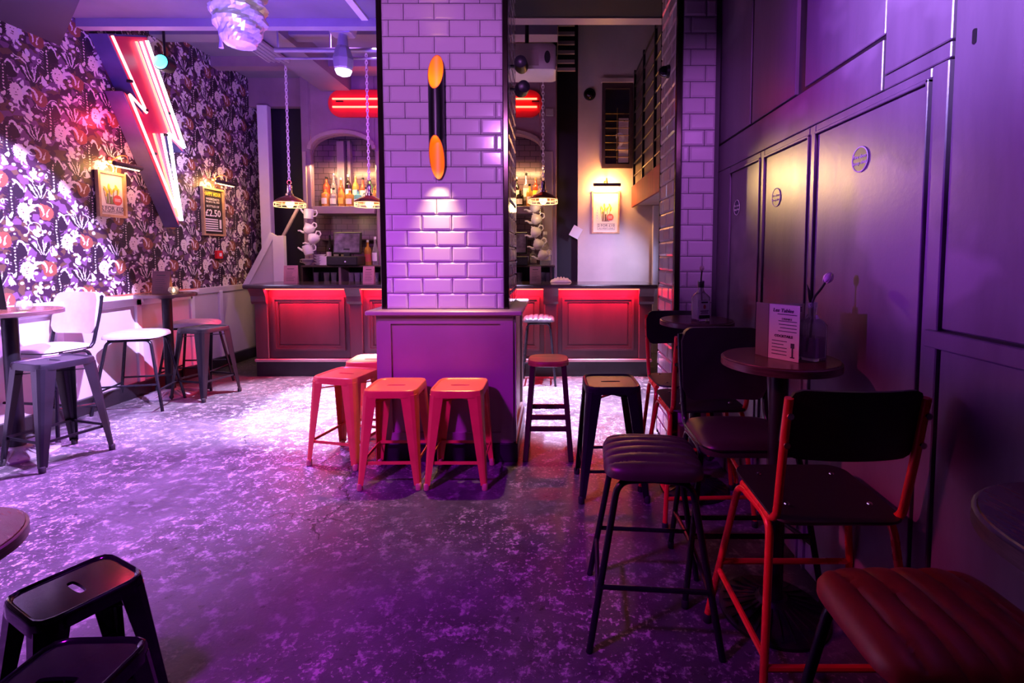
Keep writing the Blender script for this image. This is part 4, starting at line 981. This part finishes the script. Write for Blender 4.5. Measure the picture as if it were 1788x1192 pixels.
part('bulb', MB().lathe([(0.018, 2.30), (0.030, 2.24), (0.030, 2.20), (0.018, 2.175), (0.002, 2.17)], 14), 'warm_bulb', SC, True)
part('mount', MB().box(-0.02, 0.02, 0.045, 0.075, 2.26, 2.36), 'sconce_black', SC)
spot('sconce_down_light', (0, -0.02, 2.06), (0, -0.16, 0), (1.0, 0.62, 0.28), 120, 60, 1.0, 0.02, SC)
spot('sconce_up_light', (0, 0, 2.42), (0, 0.0, 4), (1.0, 0.55, 0.2), 10, 70, 0.9, 0.02, SC)

# --- framed posters with picture lights (local: x right, z up, -y out of the wall)
def picture(label, loc, rz, w, h, framem, design):
    t = thing('framed_poster', label, 'poster', loc, rz, 'framed drink posters')
    e = 0.022
    f = MB()
    for (a, b, c, d) in ((-w / 2, w / 2, 0, e), (-w / 2, w / 2, h - e, h), (-w / 2, -w / 2 + e, e, h - e), (w / 2 - e, w / 2, e, h - e)): f.box(a, b, -0.035, 0, c, d)
    part('frame', f, framem, t)
    pw, ph = w - 2 * e, h - 2 * e
    sheet = part('sheet', MB().box(-pw / 2, pw / 2, -0.012, -0.006, e, h - e), 'poster_black' if design == 'happy' else 'paper', t)
    y = -0.0135
    if design == 'happy':
        letter('HAPPY HOUR', 0.066, 'ink_yellow', sheet, (0, y, h * 0.87), sx=pw / 0.47, bold=0.001)
        letter('WEEKDAYS', 0.036, 'paper_white', sheet, (0, y, h * 0.765), sx=1.25)
        letter('FROM 5 TIL 7PM', 0.030, 'paper_white', sheet, (0, y, h * 0.705), sx=1.1)
        letter('BOTTLES OF', 0.036, 'paper_white', sheet, (0, y, h * 0.615), sx=1.1)
        letter('£2.50', 0.115, 'paper_white', sheet, (0, y, h * 0.47), sx=1.05, bold=0.002)
        mb = MB()
        for k in range(6): mb.box(-pw * 0.42, pw * (0.24 if k < 5 else 0.42), y - 0.0005, y + 0.001, h * (0.33 - 0.047 * k), h * (0.33 - 0.047 * k) + 0.014)
        mb.box(pw * 0.32, pw * 0.42, y - 0.0005, y + 0.001, h * 0.16, h * 0.35); part('print', mb, 'paper_white', sheet)
    else:
        gl = MB()     # drawn cocktail glass with garnish
        for k, (a, b) in enumerate(((-0.085, -0.055), (0.075, 0.055), (-0.02, -0.012), (0.03, 0.02))):
            gl.bar((a * 0.9, y, h * 0.62), (b * 0.9, y, h * 0.30), 0.006, 0.001, (0, 1, 0))
        gl.box(-0.052, 0.052, y, y + 0.001, h * 0.29, h * 0.305); part('print', gl, 'ink_brown', sheet)
        lv = MB()
        for (cx, cz, a) in ((-0.055, 0.60, 0.5), (-0.02, 0.66, 0.0), (0.03, 0.60, -0.6), (0.06, 0.66, 0.4), (-0.04, 0.52, -0.4), (0.075, 0.58, -0.2), (0.0, 0.57, 0.2)):
            pts = [(0.018 * math.cos(q) * 0.7, 0.034 * math.sin(q)) for q in [2 * PI * j / 8 for j in range(8)]]
            ca, sa = math.cos(a), math.sin(a)
            lv.prism(pts, lambda x, z: (cx + ca * x - sa * z, y, h * cz + sa * x + ca * z), lambda x, z: (cx + ca * x - sa * z, y + 0.001, h * cz + sa * x + ca * z))
        part('print', lv, 'ink_yellow', sheet)
        dk = MB()
        for (a, b, c, d) in ((-0.045, -0.025, 0.31, 0.52), (-0.015, 0.012, 0.30, 0.46), (0.015, 0.035, 0.31, 0.40)): dk.box(a, b, y - 0.0003, y + 0.001, h * c, h * d)
        part('print', dk, 'ink_green' if design == 'left' else 'ink_brown', sheet)
        part('print', MB().lathe([(0.048, y - 0.001), (0.048, y + 0.0012)], 24, (0.065, 0, h * 0.39), 'y'), 'ink_red', sheet)
        st = MB()
        for k in range(3): st.box(0.035, 0.095, y - 0.002, y - 0.001, h * (0.36 + 0.025 * k), h * (0.36 + 0.025 * k) + 0.005)
        part('print', st, 'paper_white', sheet)
        for k, chx in enumerate('LUCKY'):
            z = h * (0.62 - 0.065 * k)
            part('print', MB().box(-0.135, -0.105, y + 0.0003, y + 0.001, z - 0.016, z + 0.016), 'paper_white', sheet)
            letter(chx, 0.026, 'ink', sheet, (-0.12, y - 0.0002, z))
        bxp = MB()
        for (a, b, c, d) in ((-0.115, 0.13, 0.235, 0.24), (-0.115, 0.13, 0.09, 0.095), (-0.115, -0.112, 0.09, 0.24), (0.127, 0.13, 0.09, 0.24)): bxp.box(a, b, y, y + 0.001, h * c, h * d)
        part('print', bxp, 'ink', sheet)
        letter('2 FOR £10', 0.052, 'ink', sheet, (0.008, y, h * 0.19))
        letter('ALL NIGHT LONG', 0.026, 'ink', sheet, (0.008, y, h * 0.125))
    return t
def picture_light(label, loc, rz, w, power):
    t = thing('picture_light', label, 'lamp', loc, rz, 'brass picture lights')
    part('wall_rose', MB().lathe([(0.03, 0), (0.032, -0.008), (0.02, -0.02), (0.004, -0.022)], 16, (0, 0, 0.06), 'y'), 'brass', t, True)
    part('arm', MB().tube(fillet([(0, -0.01, 0.06), (0, -0.10, 0.11), (0, -0.17, 0.10), (0, -0.17, 0.02)], 0.04), 0.006, 8), 'brass', t, True)
    part('hood', MB().lathe([(0.018, -w / 2), (0.022, -w / 2 + 0.004), (0.022, w / 2 - 0.004), (0.018, w / 2)], 14, (0, -0.17, 0.01), 'x'), 'frame_dark', t, True)
    part('bulb', MB().tube([(-w * 0.42, -0.163, -0.012), (w * 0.42, -0.163, -0.012)], 0.009, 8), 'warm_bulb', t, True)
    area('picture_lamp', (0, -0.155, -0.026), (0, 0.01, -0.06), (1.0, 0.52, 0.16), power * 0.3, w * 0.8, 0.03, t)
    point('picture_glow', (0, -0.10, 0.01), (1.0, 0.42, 0.10), power * 0.9, 0.03, t)
    return t
RL = PI / 2       # left wall: outward normal +x
picture('cream poster reading 2 FOR £10 on the wallpaper left of the neon bolt', (XL + 0.002, 4.60, 1.75), RL, 0.29, 0.42, 'frame_wood', 'left')
picture_light('picture light above the cream poster on the wallpaper', (XL + 0.002, 4.62, 2.22), RL, 0.30, 5)
picture('black happy hour poster reading £2.50 on the wallpaper', (XL + 0.002, 5.97, 1.63), RL, 0.38, 0.575, 'frame_wood', 'happy')
picture_light('picture light above the black happy hour poster', (XL + 0.002, 6.0, 2.26), RL, 0.34, 5)
picture('cream poster reading 2 FOR £10 in the lit alcove beyond the bar', (0.755, 7.0, 1.70), 0, 0.395, 0.60, 'frame_wood', 'right')
picture_light('picture light over the alcove poster', (0.755, 7.0, 2.36), 0, 0.38, 30)

# --- neon lightning bolt standing off the wallpaper
NB = thing('neon_bolt', 'large red and white neon lightning bolt on the wallpaper', 'neon sign', (0, 0, 0))
XF = -3.98
bp = [(4.47, 3.37), (4.84, 2.74), (4.60, 2.91), (5.22, 1.69), (5.07, 2.65), (5.33, 2.50), (4.90, 3.54)]
part('box_side', MB().prism(bp, lambda y, z: (XL + 0.005, y, z), lambda y, z: (XF, y, z)), 'bolt_side', NB)
cx_, cz_ = sum(a for a, b in bp) / 7, sum(b for a, b in bp) / 7
face = [(a + (cx_ - a) * 0.05, b + (cz_ - b) * 0.02) for a, b in bp]
part('face', MB().prism(face, lambda y, z: (XF, y, z), lambda y, z: (XF + 0.004, y, z)), 'bolt_red', NB)
def ntube(pts, mat, off=0.03, r=0.011): part('neon_tube', MB().tube(fillet([(XF + off, a, b) for a, b in pts], 0.02, 3), r, 8), mat, NB, True)
ntube([(4.49, 3.36), (4.835, 2.77), (4.635, 2.90), (5.195, 1.76)], 'neon_pink')
ntube([(4.745, 3.42), (5.12, 2.62)], 'neon_red'); ntube([(4.80, 3.44), (5.19, 2.60)], 'neon_white')
ntube([(4.87, 3.48), (5.30, 2.54), (5.09, 2.65), (5.215, 1.76)], 'neon_white', 0.03, 0.015)
ntube([(4.90, 2.60), (5.16, 1.80)], 'neon_red'); ntube([(5.0, 2.62), (5.19, 1.78)], 'neon_white')
for (a, b) in ((4.66, 3.02), (4.82, 2.80), (5.05, 2.62), (4.90, 2.4), (5.10, 2.85)): part('tube_clip', MB().box(XF, XF + 0.045, a - 0.012, a + 0.012, b - 0.012, b + 0.012), 'fixture_black', NB)
point('bolt_red_glow', (XF + 0.10, 4.62, 2.55), (1.0, 0.04, 0.10), 4, 0.12, NB)
point('bolt_red_glow', (XL + 0.07, 4.50, 2.62), (1.0, 0.03, 0.09), 4, 0.05, NB)
point('bolt_white_glow', (XF + 0.12, 5.36, 2.45), (0.66, 0.55, 1.0), 6, 0.15, NB)

# --- red neon bars over the back bar
NS = thing('neon_sign', 'long red pill sign with two neon bars above the back bar', 'neon sign', (-1.58, 6.72, 3.43))
part('sign_board', MB().prism(rrect(2.88, 0.36, 0.17, 6), lambda x, z: (x, -0.04, z), lambda x, z: (x, 0, z)), 'sign_red', NS)
for z in (0.053, -0.053):
    part('neon_tube', MB().tube([(-1.37, -0.065, z), (1.37, -0.065, z)], 0.013, 8), 'neon_red', NS, True)
for x in (-1.33, 1.30): part('tube_clip', MB().box(x, x + 0.10, -0.06, -0.04, 0.02, 0.035), 'fixture_black', NS)

# --- pendants on chains over the bar
def pendant(label, x, y, z, first=None):
    t = thing('pendant_lamp', label, 'lamp', (x, y, z), 0, 'brass pendant lamps over the bar')
    part('shade', MB().lathe([(0.03, 0.10), (0.05, 0.085), (0.12, 0.055), (0.17, 0.02), (0.175, 0.005), (0.168, 0.005), (0.11, 0.045), (0.03, 0.08)], 28), 'pendant_shade', t, True)
    r = MB()
    for zz in (0.0, -0.042): r.tube([(0.172 * math.cos(2 * PI * j / 32), 0.172 * math.sin(2 * PI * j / 32), zz) for j in range(32)], 0.0045, 6, True)
    for j in range(12): a = 2 * PI * j / 12; r.tube([(0.172 * math.cos(a), 0.172 * math.sin(a), 0), (0.172 * math.cos(a), 0.172 * math.sin(a), -0.042)], 0.004, 6)
    part('cage', r, 'pendant_rim', t, True)
    part('bulb', MB().lathe([(0.02, 0.06), (0.045, 0.02), (0.05, -0.015), (0.03, -0.045), (0.004, -0.055)], 16), 'warm_bulb', t, True)
    part('lamp_holder', MB().lathe([(0.045, 0.09), (0.045, 0.11), (0.03, 0.12), (0.03, 0.21), (0.018, 0.225)], 16), 'chrome', t, True)
    part('ring', MB().tube([(0.024 * math.cos(2 * PI * j / 16), 0, 0.248 + 0.024 * math.sin(2 * PI * j / 16)) for j in range(16)], 0.005, 6, True), 'chrome', t, True)
    ch = MB(); zz = 0.27; k = 0
    while zz < 3.80 - z:
        for_y = k % 2
        pts = [((0.013 * math.cos(a)) * (1 - for_y), (0.013 * math.cos(a)) * for_y, zz + 0.024 + 0.026 * math.sin(a)) for a in [2 * PI * j / 8 for j in range(8)]]
        ch.tube(pts, 0.0055, 5, True); zz += 0.040; k += 1
    o = part('chain', ch, 'chain_pale', t, True); o['kind'] = 'stuff'
    point('pendant_light', (0, 0, -0.10), (1.0, 0.62, 0.26), 4, 0.05, t)
    return t
pendant('pendant lamp on a chain at the left end of the bar', -3.17, 5.92, 2.02)
pendant('pendant lamp on a chain half hidden by the pillar', -2.21, 5.92, 2.02)
pendant('pendant lamp on a chain right of the pillar', -0.115, 5.92, 2.06)

# --- crumpled foil lantern, stage fixtures, projector, cables
fo = thing('foil_lantern', 'crumpled white and foil lantern hanging from the ceiling', 'lantern', (-2.0, 3.2, 2.72))
rr = random.Random(3); pr = []; seg = 40; rows = 34; vs = []; fs = []
from mathutils import noise as mnoise
for i in range(rows + 1):
    u = i / rows; r = 0.165 * (min(1, u * 2.6 + 0.30)) ** 0.55 * (1 - 0.15 * max(0, u - 0.6)); z = u * 0.62
    if i == 0: r = 0.03
    for j in range(seg):
        a = 2 * PI * j / seg; p_ = Vector((math.cos(a) * 2.2, math.sin(a) * 2.2, u * 9 + 0.5 * math.sin(2 * a)))
        q = abs(mnoise.noise(p_ * 1.7)) * 0.16 + 0.16 * math.sin(u * 46 + 1.2 * math.sin(a * 2 + 1) + a) * (0.35 + 0.65 * min(1, u * 2)) + mnoise.noise(p_ * 4.1) * 0.10
        R_ = r * (0.90 + q * 0.55); vs.append((R_ * math.cos(a), R_ * math.sin(a), z))
for i in range(rows):
    for j in range(seg): fs.append((i * seg + j, i * seg + (j + 1) % seg, (i + 1) * seg + (j + 1) % seg, (i + 1) * seg + j))
fs += [tuple(range(seg))[::-1], tuple(range(rows * seg, rows * seg + seg))]
part('wrapping', MB().add(vs, fs), 'foil', fo)
part('drip', MB().tube([(-0.10, -0.04, 0.10), (-0.09, -0.05, 0.03), (-0.088, -0.05, -0.02)], [0.012, 0.007, 0.015], 8), 'foil', fo, True)
part('cord', MB().tube([(0, 0, 0.60), (0, 0, 0.72)], 0.01, 8), 'fixture_black', fo)
spot('lantern_fill', (-1.0, 1.0, 2.2), (-2.06, 3.2, 3.0), (0.95, 0.80, 0.92), 90, 12, 0.8, 0.03)  # unseen spot added to brighten the lantern

mh = thing('moving_head_light', 'grey moving-head stage light hanging left of the pillar', 'stage light', (-1.93, 4.60, 3.61))
part('bracket', MB().box(-0.03, 0.03, -0.02, 0.02, -0.09, 0.18), 'fixture_grey', mh, bevel=0.004)
part('clamp', MB().box(-0.05, 0.05, -0.05, 0.05, -0.07, 0.0), 'fixture_black', mh, bevel=0.01)
bs = part('base', MB().loops([[(x, y, z) for x, y in rrect(0.22 - e, 0.16 - e, 0.02, 3)] for z, e in ((-0.20, 0.03), (-0.19, 0.02), (-0.13, 0.0), (-0.125, 0.01))]), 'fixture_grey', mh, True)
for x in (-0.055, 0.055): part('display', MB().box(x - 0.025, x + 0.025, -0.082, -0.078, -0.185, -0.145), 'screen', bs)
part('yoke', MB().lathe([(0.045, -0.32), (0.05, -0.30), (0.04, -0.20)], 16), 'fixture_grey', mh, True)
hd = part('head', MB().loops([[(R * math.cos(2 * PI * j / 8), R * math.sin(2 * PI * j / 8), z) for j in range(8)] for z, R in ((-0.55, 0.05), (-0.50, 0.085), (-0.42, 0.095), (-0.33, 0.07), (-0.30, 0.05))]), 'fixture_grey', mh)
part('lens', MB().lathe([(0.075, -0.515), (0.06, -0.55), (0.02, -0.568), (0.002, -0.57)], 16), 'lens_white', hd, True)
lp = thing('par_light', 'small stage light with a bright cyan lens beside the neon bolt', 'stage light', (-3.83, 4.90, 3.28))
part('can', MB().lathe([(0.05, 0.10), (0.075, 0.08), (0.078, -0.02), (0.07, -0.025)], 18, (0, 0, 0), 'y'), 'fixture_black', lp, True)
part('lens', MB().lathe([(0.07, -0.022), (0.055, -0.045), (0.02, -0.055), (0.002, -0.056)], 18, (0, 0, 0), 'y'), 'led_lens', lp, True)
part('bracket', MB().tube([(0, 0.03, 0.07), (0, 0.03, 0.48)], 0.012, 8), 'fixture_black', lp, True)
lb = thing('lighting_bar', 'grey steel lighting bar under the raised ceiling', 'lighting bar', (0, 0, 0))
part('bar', MB().tube([(-2.75, 4.95, 3.42), (-1.2, 4.95, 3.42)], 0.025, 10), 'fixture_grey', lb, True)
part('bar', MB().tube([(-2.75, 4.95, 3.34), (-1.2, 4.95, 3.34)], 0.012, 8), 'fixture_grey', lb, True)
for x in (-2.72, -2.2, -1.3): part('hanger', MB().tube([(x, 4.95, 3.42), (x, 4.95, 3.80)], 0.009, 8), 'fixture_grey', lb, True)
ct = thing('cable_tray', 'ribbed cable tray on the ceiling beam over the bar', 'cable tray', (0, 0, 0))
part('tray', MB().box(-3.20, -2.95, 4.5, 5.6, 3.56, 3.575), 'fixture_grey', ct)
for k in range(5): part('rib', MB().box(-3.19 + k * 0.055, -3.17 + k * 0.055, 4.5, 5.6, 3.548, 3.56), 'fixture_grey', ct)
part('fixing', MB().box(-3.08, -3.06, 4.9, 4.92, 3.575, 3.80), 'fixture_grey', ct)
pj = thing('projector', 'white ceiling projector right of the tiled pillar', 'projector', (-0.20, 4.85, 3.26))
part('case', MB().loops([[(x, y, z) for x, y in rrect(0.46 - e, 0.34 - e, 0.03, 3)] for z, e in ((-0.13, 0.03), (-0.12, 0), (0.10, 0.0), (0.12, 0.03))]), 'projector_white', pj, True)
part('panel', MB().box(-0.19, 0.07, -0.176, -0.17, -0.09, 0.05), 'dado_paint', pj)
part('vent', MB().lathe([(0.04, -0.176), (0.042, -0.168)], 16, (0.15, 0, -0.01), 'y', 0.7, 1.4), 'fixture_black', pj)
part('ceiling_pole', MB().tube([(-0.05, 0, 0.11), (-0.05, 0, 0.54)], 0.02, 10), 'fixture_black', pj, True)
for k, (z, lab) in enumerate(((2.98, 'lower'), (2.80, 'upper'))):
    pass
sp1 = thing('wall_spotlight', 'upper black spotlight fixed to the right side of the tiled pillar', 'spotlight', (-0.27, 3.50, 2.72), 0, 'black spotlights on the pillar')
part('can', MB().lathe([(0.02, -0.10), (0.042, -0.085), (0.05, 0.0), (0.044, 0.03)], 16, (0.05, 0, 0), 'y'), 'fixture_black', sp1, True)
part('arm', MB().tube([(-0.03, 0.0, 0), (0.05, 0.0, 0)], 0.01, 8), 'fixture_black', sp1)
clone(sp1, 'lower black spotlight fixed to the right side of the tiled pillar', (-0.27, 3.50, 2.56), 0.3, 'black spotlights on the pillar')
cc = thing('dome_camera', 'small black security camera on the narrow tiled pillar', 'camera', (0.822, 3.52, 2.69))
part('mount', MB().lathe([(0.045, 0.0), (0.045, -0.02), (0.035, -0.025)], 16, (0, 0, 0), 'x'), 'fixture_black', cc, True)
part('dome', MB().lathe([(0.04, -0.02), (0.036, -0.05), (0.02, -0.07), (0.002, -0.075)], 16, (0, 0, 0), 'x'), 'gloss_black_metal', cc, True)
ws2 = thing('dome_sensor', 'dark dome sensor on the alcove wall left of the window', 'sensor', (0.52, 7.0, 3.65))
part('ring', MB().lathe([(0.085, 0), (0.085, -0.015), (0.075, -0.02)], 18, (0, 0, 0), 'y'), 'fixture_black', ws2, True)
part('dome', MB().lathe([(0.07, -0.018), (0.055, -0.05), (0.02, -0.068), (0.002, -0.07)], 18, (0, 0, 0), 'y'), 'gloss_black_metal', ws2, True)
vg = thing('vent_grille', 'slatted metal vent high above the dark doorway', 'vent', (0.12, 6.6, 4.17))
part('frame', MB().box(-0.18, 0.18, 0, 0.03, 0.30, 0.34).box(-0.18, 0.18, 0, 0.03, -0.34, -0.30).box(-0.18, -0.14, 0, 0.03, -0.3, 0.3), 'dado_paint', vg)
for k in range(5): part('slat', MB().box(-0.17, 0.17, -0.01, 0.03, -0.24 + 0.12 * k, -0.20 + 0.12 * k), 'dado_paint', vg)
sb = tag(part('wall_switch', MB().box(-0.05, 0.05, -0.03, 0, -0.05, 0.05), 'fixture_grey', None, bevel=0.006), 'small grey socket box on the back-bar pilaster', 'switch'); sb.location = (-0.04, 6.72, 3.32)
fa = thing('fire_call_point', 'small red call point on the wallpaper under the happy hour poster', 'alarm', (XL + 0.002, 6.03, 1.40), RL)
part('box', MB().box(-0.05, 0.05, -0.04, 0, -0.05, 0.05), 'sign_red', fa, bevel=0.005); part('button', MB().box(-0.02, 0.02, -0.045, -0.04, -0.02, 0.02), 'paper_white', fa)

# --- fire door notices
for k, (y, z) in enumerate(((1.79, 1.745), (2.45, 1.685), (2.97, 1.685))):
    d = thing('door_notice', ['round blue fire door notice on the wide near door', 'round blue fire door notice on the middle narrow door', 'round blue fire door notice on the farthest door'][k], 'sign', (XR - 0.003, y, z), -PI / 2, 'round fire door notices')
    part('disc', MB().lathe([(0.047, 0), (0.047, -0.002)], 28, (0, 0, 0), 'y'), 'sign_blue', d)
    part('ring', MB().tube([(0.0445 * math.cos(2 * PI * j / 28), -0.002, 0.0445 * math.sin(2 * PI * j / 28)) for j in range(28)], 0.0022, 5, True), 'paper_white', d)
    letter('Fire door', 0.020, 'paper_white', d, (0, -0.003, 0.010)); letter('keep shut', 0.020, 'paper_white', d, (0, -0.003, -0.012))
kh = tag(part('key_hole', MB().prism(rrect(0.012, 0.040, 0.005, 3), lambda y, z: (XR + 0.001, y, z), lambda y, z: (XR + 0.006, y, z)), 'fixture_black', None), 'black slot in the paint high on the near wall panel', 'slot'); kh.location = (0, 1.332, 1.98)

# --- table dressing
def candle(label, loc):
    t = thing('candle_holder', label, 'candle', loc, 0, 'glass candle holders')
    part('glass', MB().lathe([(0.025, 0), (0.036, 0.008), (0.045, 0.03), (0.04, 0.055), (0.034, 0.065), (0.031, 0.065), (0.037, 0.05), (0.040, 0.03), (0.022, 0.008)], 18), 'glass_clear', t, True)
    part('flame', MB().lathe([(0.010, 0.012), (0.014, 0.025), (0.008, 0.045), (0.001, 0.055)], 10), 'candle_glow', t, True)
    point('candle_light', (0, 0, 0.085), (1.0, 0.62, 0.28), 0.5, 0.02, t)
candle('glass candle holder on the left edge table', (-3.60, 3.30, 1.021))
candle('glass candle holder on the far left table beside the menu', (-3.70, 4.74, 1.021))
menu('table_menu', 'dark red menu standing on the far left table', (-3.81, 4.72, 1.021), 0.1, 0.16, 0.22, 'menu_red_dark', 6, inkm='ink')
menu('table_menu', 'black menu at the far left edge on the candle table', (-3.86, 3.27, 1.021), 0.0, 0.20, 0.30, 'poster_black', 3, inkm='ink')

mn = thing('drinks_menu', 'cream folded menu reading WINE beside the tulip bottle', 'menu', (0.838, 1.795, 1.011), 0.0)
def mleaf(x0, y0, x1, y1, h, mat):
    return MB().add([(x0, y0, 0), (x1, y1, 0), (x1, y1, h), (x0, y0, h)], [(0, 1, 2, 3)])
ml = part('leaf', MB().prism([(-0.02, 0.035), (0.048, -0.06), (0.0495, -0.059), (-0.0185, 0.036)], lambda x, y: (x, y, 0), lambda x, y: (x, y, 0.205)), 'paper', mn)
part('leaf', MB().prism([(-0.02, 0.035), (0.115, 0.038), (0.115, 0.0395), (-0.02, 0.0365)], lambda x, y: (x, y, 0), lambda x, y: (x, y, 0.205)), 'paper', mn)
part('leaf', MB().prism([(-0.02, 0.035), (-0.040, 0.10), (-0.0415, 0.0995), (-0.0215, 0.0345)], lambda x, y: (x, y, 0), lambda x, y: (x, y, 0.205)), 'menu_red_dark', mn)
ang_ = math.atan2(-0.095, 0.068)
def on_leaf(u, z): return (-0.02 + 0.068 * u - 0.0006, 0.035 - 0.095 * u - 0.0006, z)
letter('Les Tables', 0.0185, 'ink', ml, on_leaf(0.47, 0.183), (PI / 2, 0, ang_), bold=0.0004, shear=0.2)
letter('DRINKS', 0.011, 'ink', ml, on_leaf(0.6, 0.152), (PI / 2, 0, ang_)); letter('COCKTAILS', 0.013, 'ink', ml, on_leaf(0.5, 0.088), (PI / 2, 0, ang_), bold=0.0004)
pr_ = MB(); gl_ = MB(); rr2 = random.Random(5)
for k in range(13):
    z = 0.168 - 0.0125 * k
    if abs(z - 0.152) < 0.006 or abs(z - 0.088) < 0.008: continue
    u0, u1 = (0.12, rr2.uniform(0.5, 0.92)) if k > 7 else (rr2.uniform(0.1, 0.4), 0.92)
    if k > 7: u1 = min(u1, 0.62)
    a_, b_ = on_leaf(u0, z), on_leaf(u1, z)
    pr_.add([a_, b_, (b_[0], b_[1], z + 0.0028), (a_[0], a_[1], z + 0.0028)], [(0, 1, 2, 3)])
for (u, z0, z1, wd) in ((0.80, 0.012, 0.05, 0.05), (0.80, 0.012, 0.016, 0.14), (0.80, 0.048, 0.066, 0.12)):
    a_, b_ = on_leaf(u - wd / 2, z0), on_leaf(u + wd / 2, z0); gl_.add([a_, b_, (b_[0], b_[1], z1), (a_[0], a_[1], z1)], [(0, 1, 2, 3)])
part('print', pr_, 'ink', ml)
part('print', gl_, 'ink', ml)
letter('WINE', 0.022, 'ink', mn, (0.077, 0.0374, 0.182), (PI / 2, 0, 0.02), bold=0.0006)

def tulip(label, base, pts, head_r, leaf=None):
    t = thing('tulip', label, 'flower', base, 0, 'tulips in bottles')
    part('stem', MB().tube(pts, 0.0045, 8), 'stem', t, True)
    top = Vector(pts[-1]); dirn = (top - Vector(pts[-2])).normalized(); q = dirn.to_track_quat('Z', 'Y').to_matrix().to_4x4()
    for k in range(5):
        a = 2 * PI * k / 5; mb = MB(); rows_ = []
        for i in range(7):
            u = i / 6; r = head_r * (0.25 + 0.95 * math.sin(PI * min(1, u * 0.80 + 0.08))) * (1 - 0.25 * u ** 3); hz = head_r * 2.9 * u; wd = 0.75 * math.sin(PI * (0.12 + 0.84 * u)) 
            rows_.append([(r * math.cos(a + wd * s), r * math.sin(a + wd * s), hz) for s in (-1, -0.5, 0, 0.5, 1)])
        vs = [v for R in rows_ for v in R]; fs = [(i * 5 + j, i * 5 + j + 1, i * 5 + j + 6, i * 5 + j + 5) for i in range(6) for j in range(4)]
        o = part('petal', MB().add(vs, fs).xf(Matrix.Translation(top) @ q), 'petal', t, True)
        sm = o.modifiers.new('thickness', 'SOLIDIFY'); sm.thickness = 0.0012
    if leaf:
        mb = MB(); rows_ = []
        for i, pnt in enumerate(leaf): w_ = 0.007 * math.sin(PI * (0.15 + 0.84 * i / (len(leaf) - 1))); rows_ += [(pnt[0] - w_, pnt[1], pnt[2]), (pnt[0] + w_, pnt[1] + 0.002, pnt[2])]
        mb.add(rows_, [(2 * i, 2 * i + 1, 2 * i + 3, 2 * i + 2) for i in range(len(leaf) - 1)])
        o = part('leaf', mb, 'stem', t, True); sm = o.modifiers.new('thickness', 'SOLIDIFY'); sm.thickness = 0.001
    return t
def sq_bottle(w, d, hb, hn, rn):
    L = []
    for z, ww, dd_, r in ((0, w * 0.94, d * 0.94, 0.010), (0.004, w, d, 0.012), (hb, w, d, 0.012), (hb + 0.016, w * 0.80, d * 0.80, 0.018), (hb + 0.03, rn * 2.3, rn * 2.3, rn * 1.1), (hb + 0.05, rn * 2, rn * 2, rn * 0.98), (hb + hn - 0.018, rn * 2, rn * 2, rn * 0.98), (hb + hn - 0.016, rn * 2.3, rn * 2.3, rn * 1.12), (hb + hn, rn * 2.3, rn * 2.3, rn * 1.12)):
        L.append([(x, y, z) for x, y in rrect(ww, dd_, r, 4)])
    for z, ww, dd_, r in ((hb + hn, rn * 1.7, rn * 1.7, rn * 0.84), (hb + 0.045, rn * 1.7, rn * 1.7, rn * 0.84), (hb + 0.012, w * 0.72, d * 0.72, 0.016), (hb - 0.006, w - 0.008, d - 0.008, 0.01), (0.010, w - 0.010, d - 0.010, 0.008)):
        L.append([(x, y, z) for x, y in rrect(ww, dd_, r, 4)])
    return MB().loops(L)
bt = thing('glass_bottle', 'clear square bottle holding a leaning tulip beside the menu', 'bottle', (0.965, 1.80, 1.011), 0.55)
part('glass', sq_bottle(0.082, 0.082, 0.128, 0.085, 0.0155), 'glass_clear', bt, True)
part('water', MB().loops([[(x, y, z) for x, y in rrect(0.070, 0.070, 0.008, 4)] for z in (0.012, 0.085)]), 'glass_violet', bt, True)
tulip('tulip leaning right out of the square bottle', (0.965, 1.80, 1.011), [(-0.012, 0, 0.03), (0.0, 0, 0.13), (0.0, 0, 0.215), (0.008, 0, 0.235), (0.028, -0.002, 0.262), (0.042, -0.003, 0.285)], 0.015, [(-0.006, 0, 0.20), (-0.010, 0, 0.23), (-0.014, 0, 0.255), (-0.022, 0, 0.28)])
b2 = thing('glass_bottle', 'clear whiskey-style bottle with white label on the table by the pillar', 'bottle', (0.855, 2.80, 1.021), 0.35)
part('glass', sq_bottle(0.088, 0.070, 0.135, 0.095, 0.016), 'glass_clear', b2, True)
part('neck_band', MB().lathe([(0.0178, 0.190), (0.0182, 0.192), (0.0182, 0.222), (0.0178, 0.224)], 14), 'fixture_black', b2, True)
lb2 = part('paper_label', MB().box(-0.036, 0.036, -0.0362, -0.0355, 0.035, 0.118), 'paper_white', b2)
part('paper_label', MB().box(0.0445, 0.0452, -0.028, 0.028, 0.035, 0.118), 'menu_tan', b2)
part('print', MB().lathe([(0.011, -0.0368), (0.011, -0.0361)], 18, (0, 0, 0.082), 'y', 0.75, 1.15), 'ink_red', lb2)
pb = MB()
for (a, b, c, d) in ((-0.022, 0.022, 0.103, 0.111), (-0.028, 0.028, 0.056, 0.060), (-0.022, 0.022, 0.049, 0.052), (-0.026, 0.026, 0.042, 0.045)): pb.box(a, b, -0.0368, -0.0361, c, d)
part('print', pb, 'ink', lb2)
part('lower_band', MB().box(-0.036, 0.036, -0.0362, -0.0355, 0.014, 0.033), 'poster_black', b2)
tulip('closed tulip bud upright in the labelled bottle', (0.855, 2.80, 1.021), [(0.008, 0, 0.03), (0.004, 0, 0.15), (0.0, 0, 0.24), (0.002, 0, 0.265), (0.003, 0, 0.285)], 0.0115)
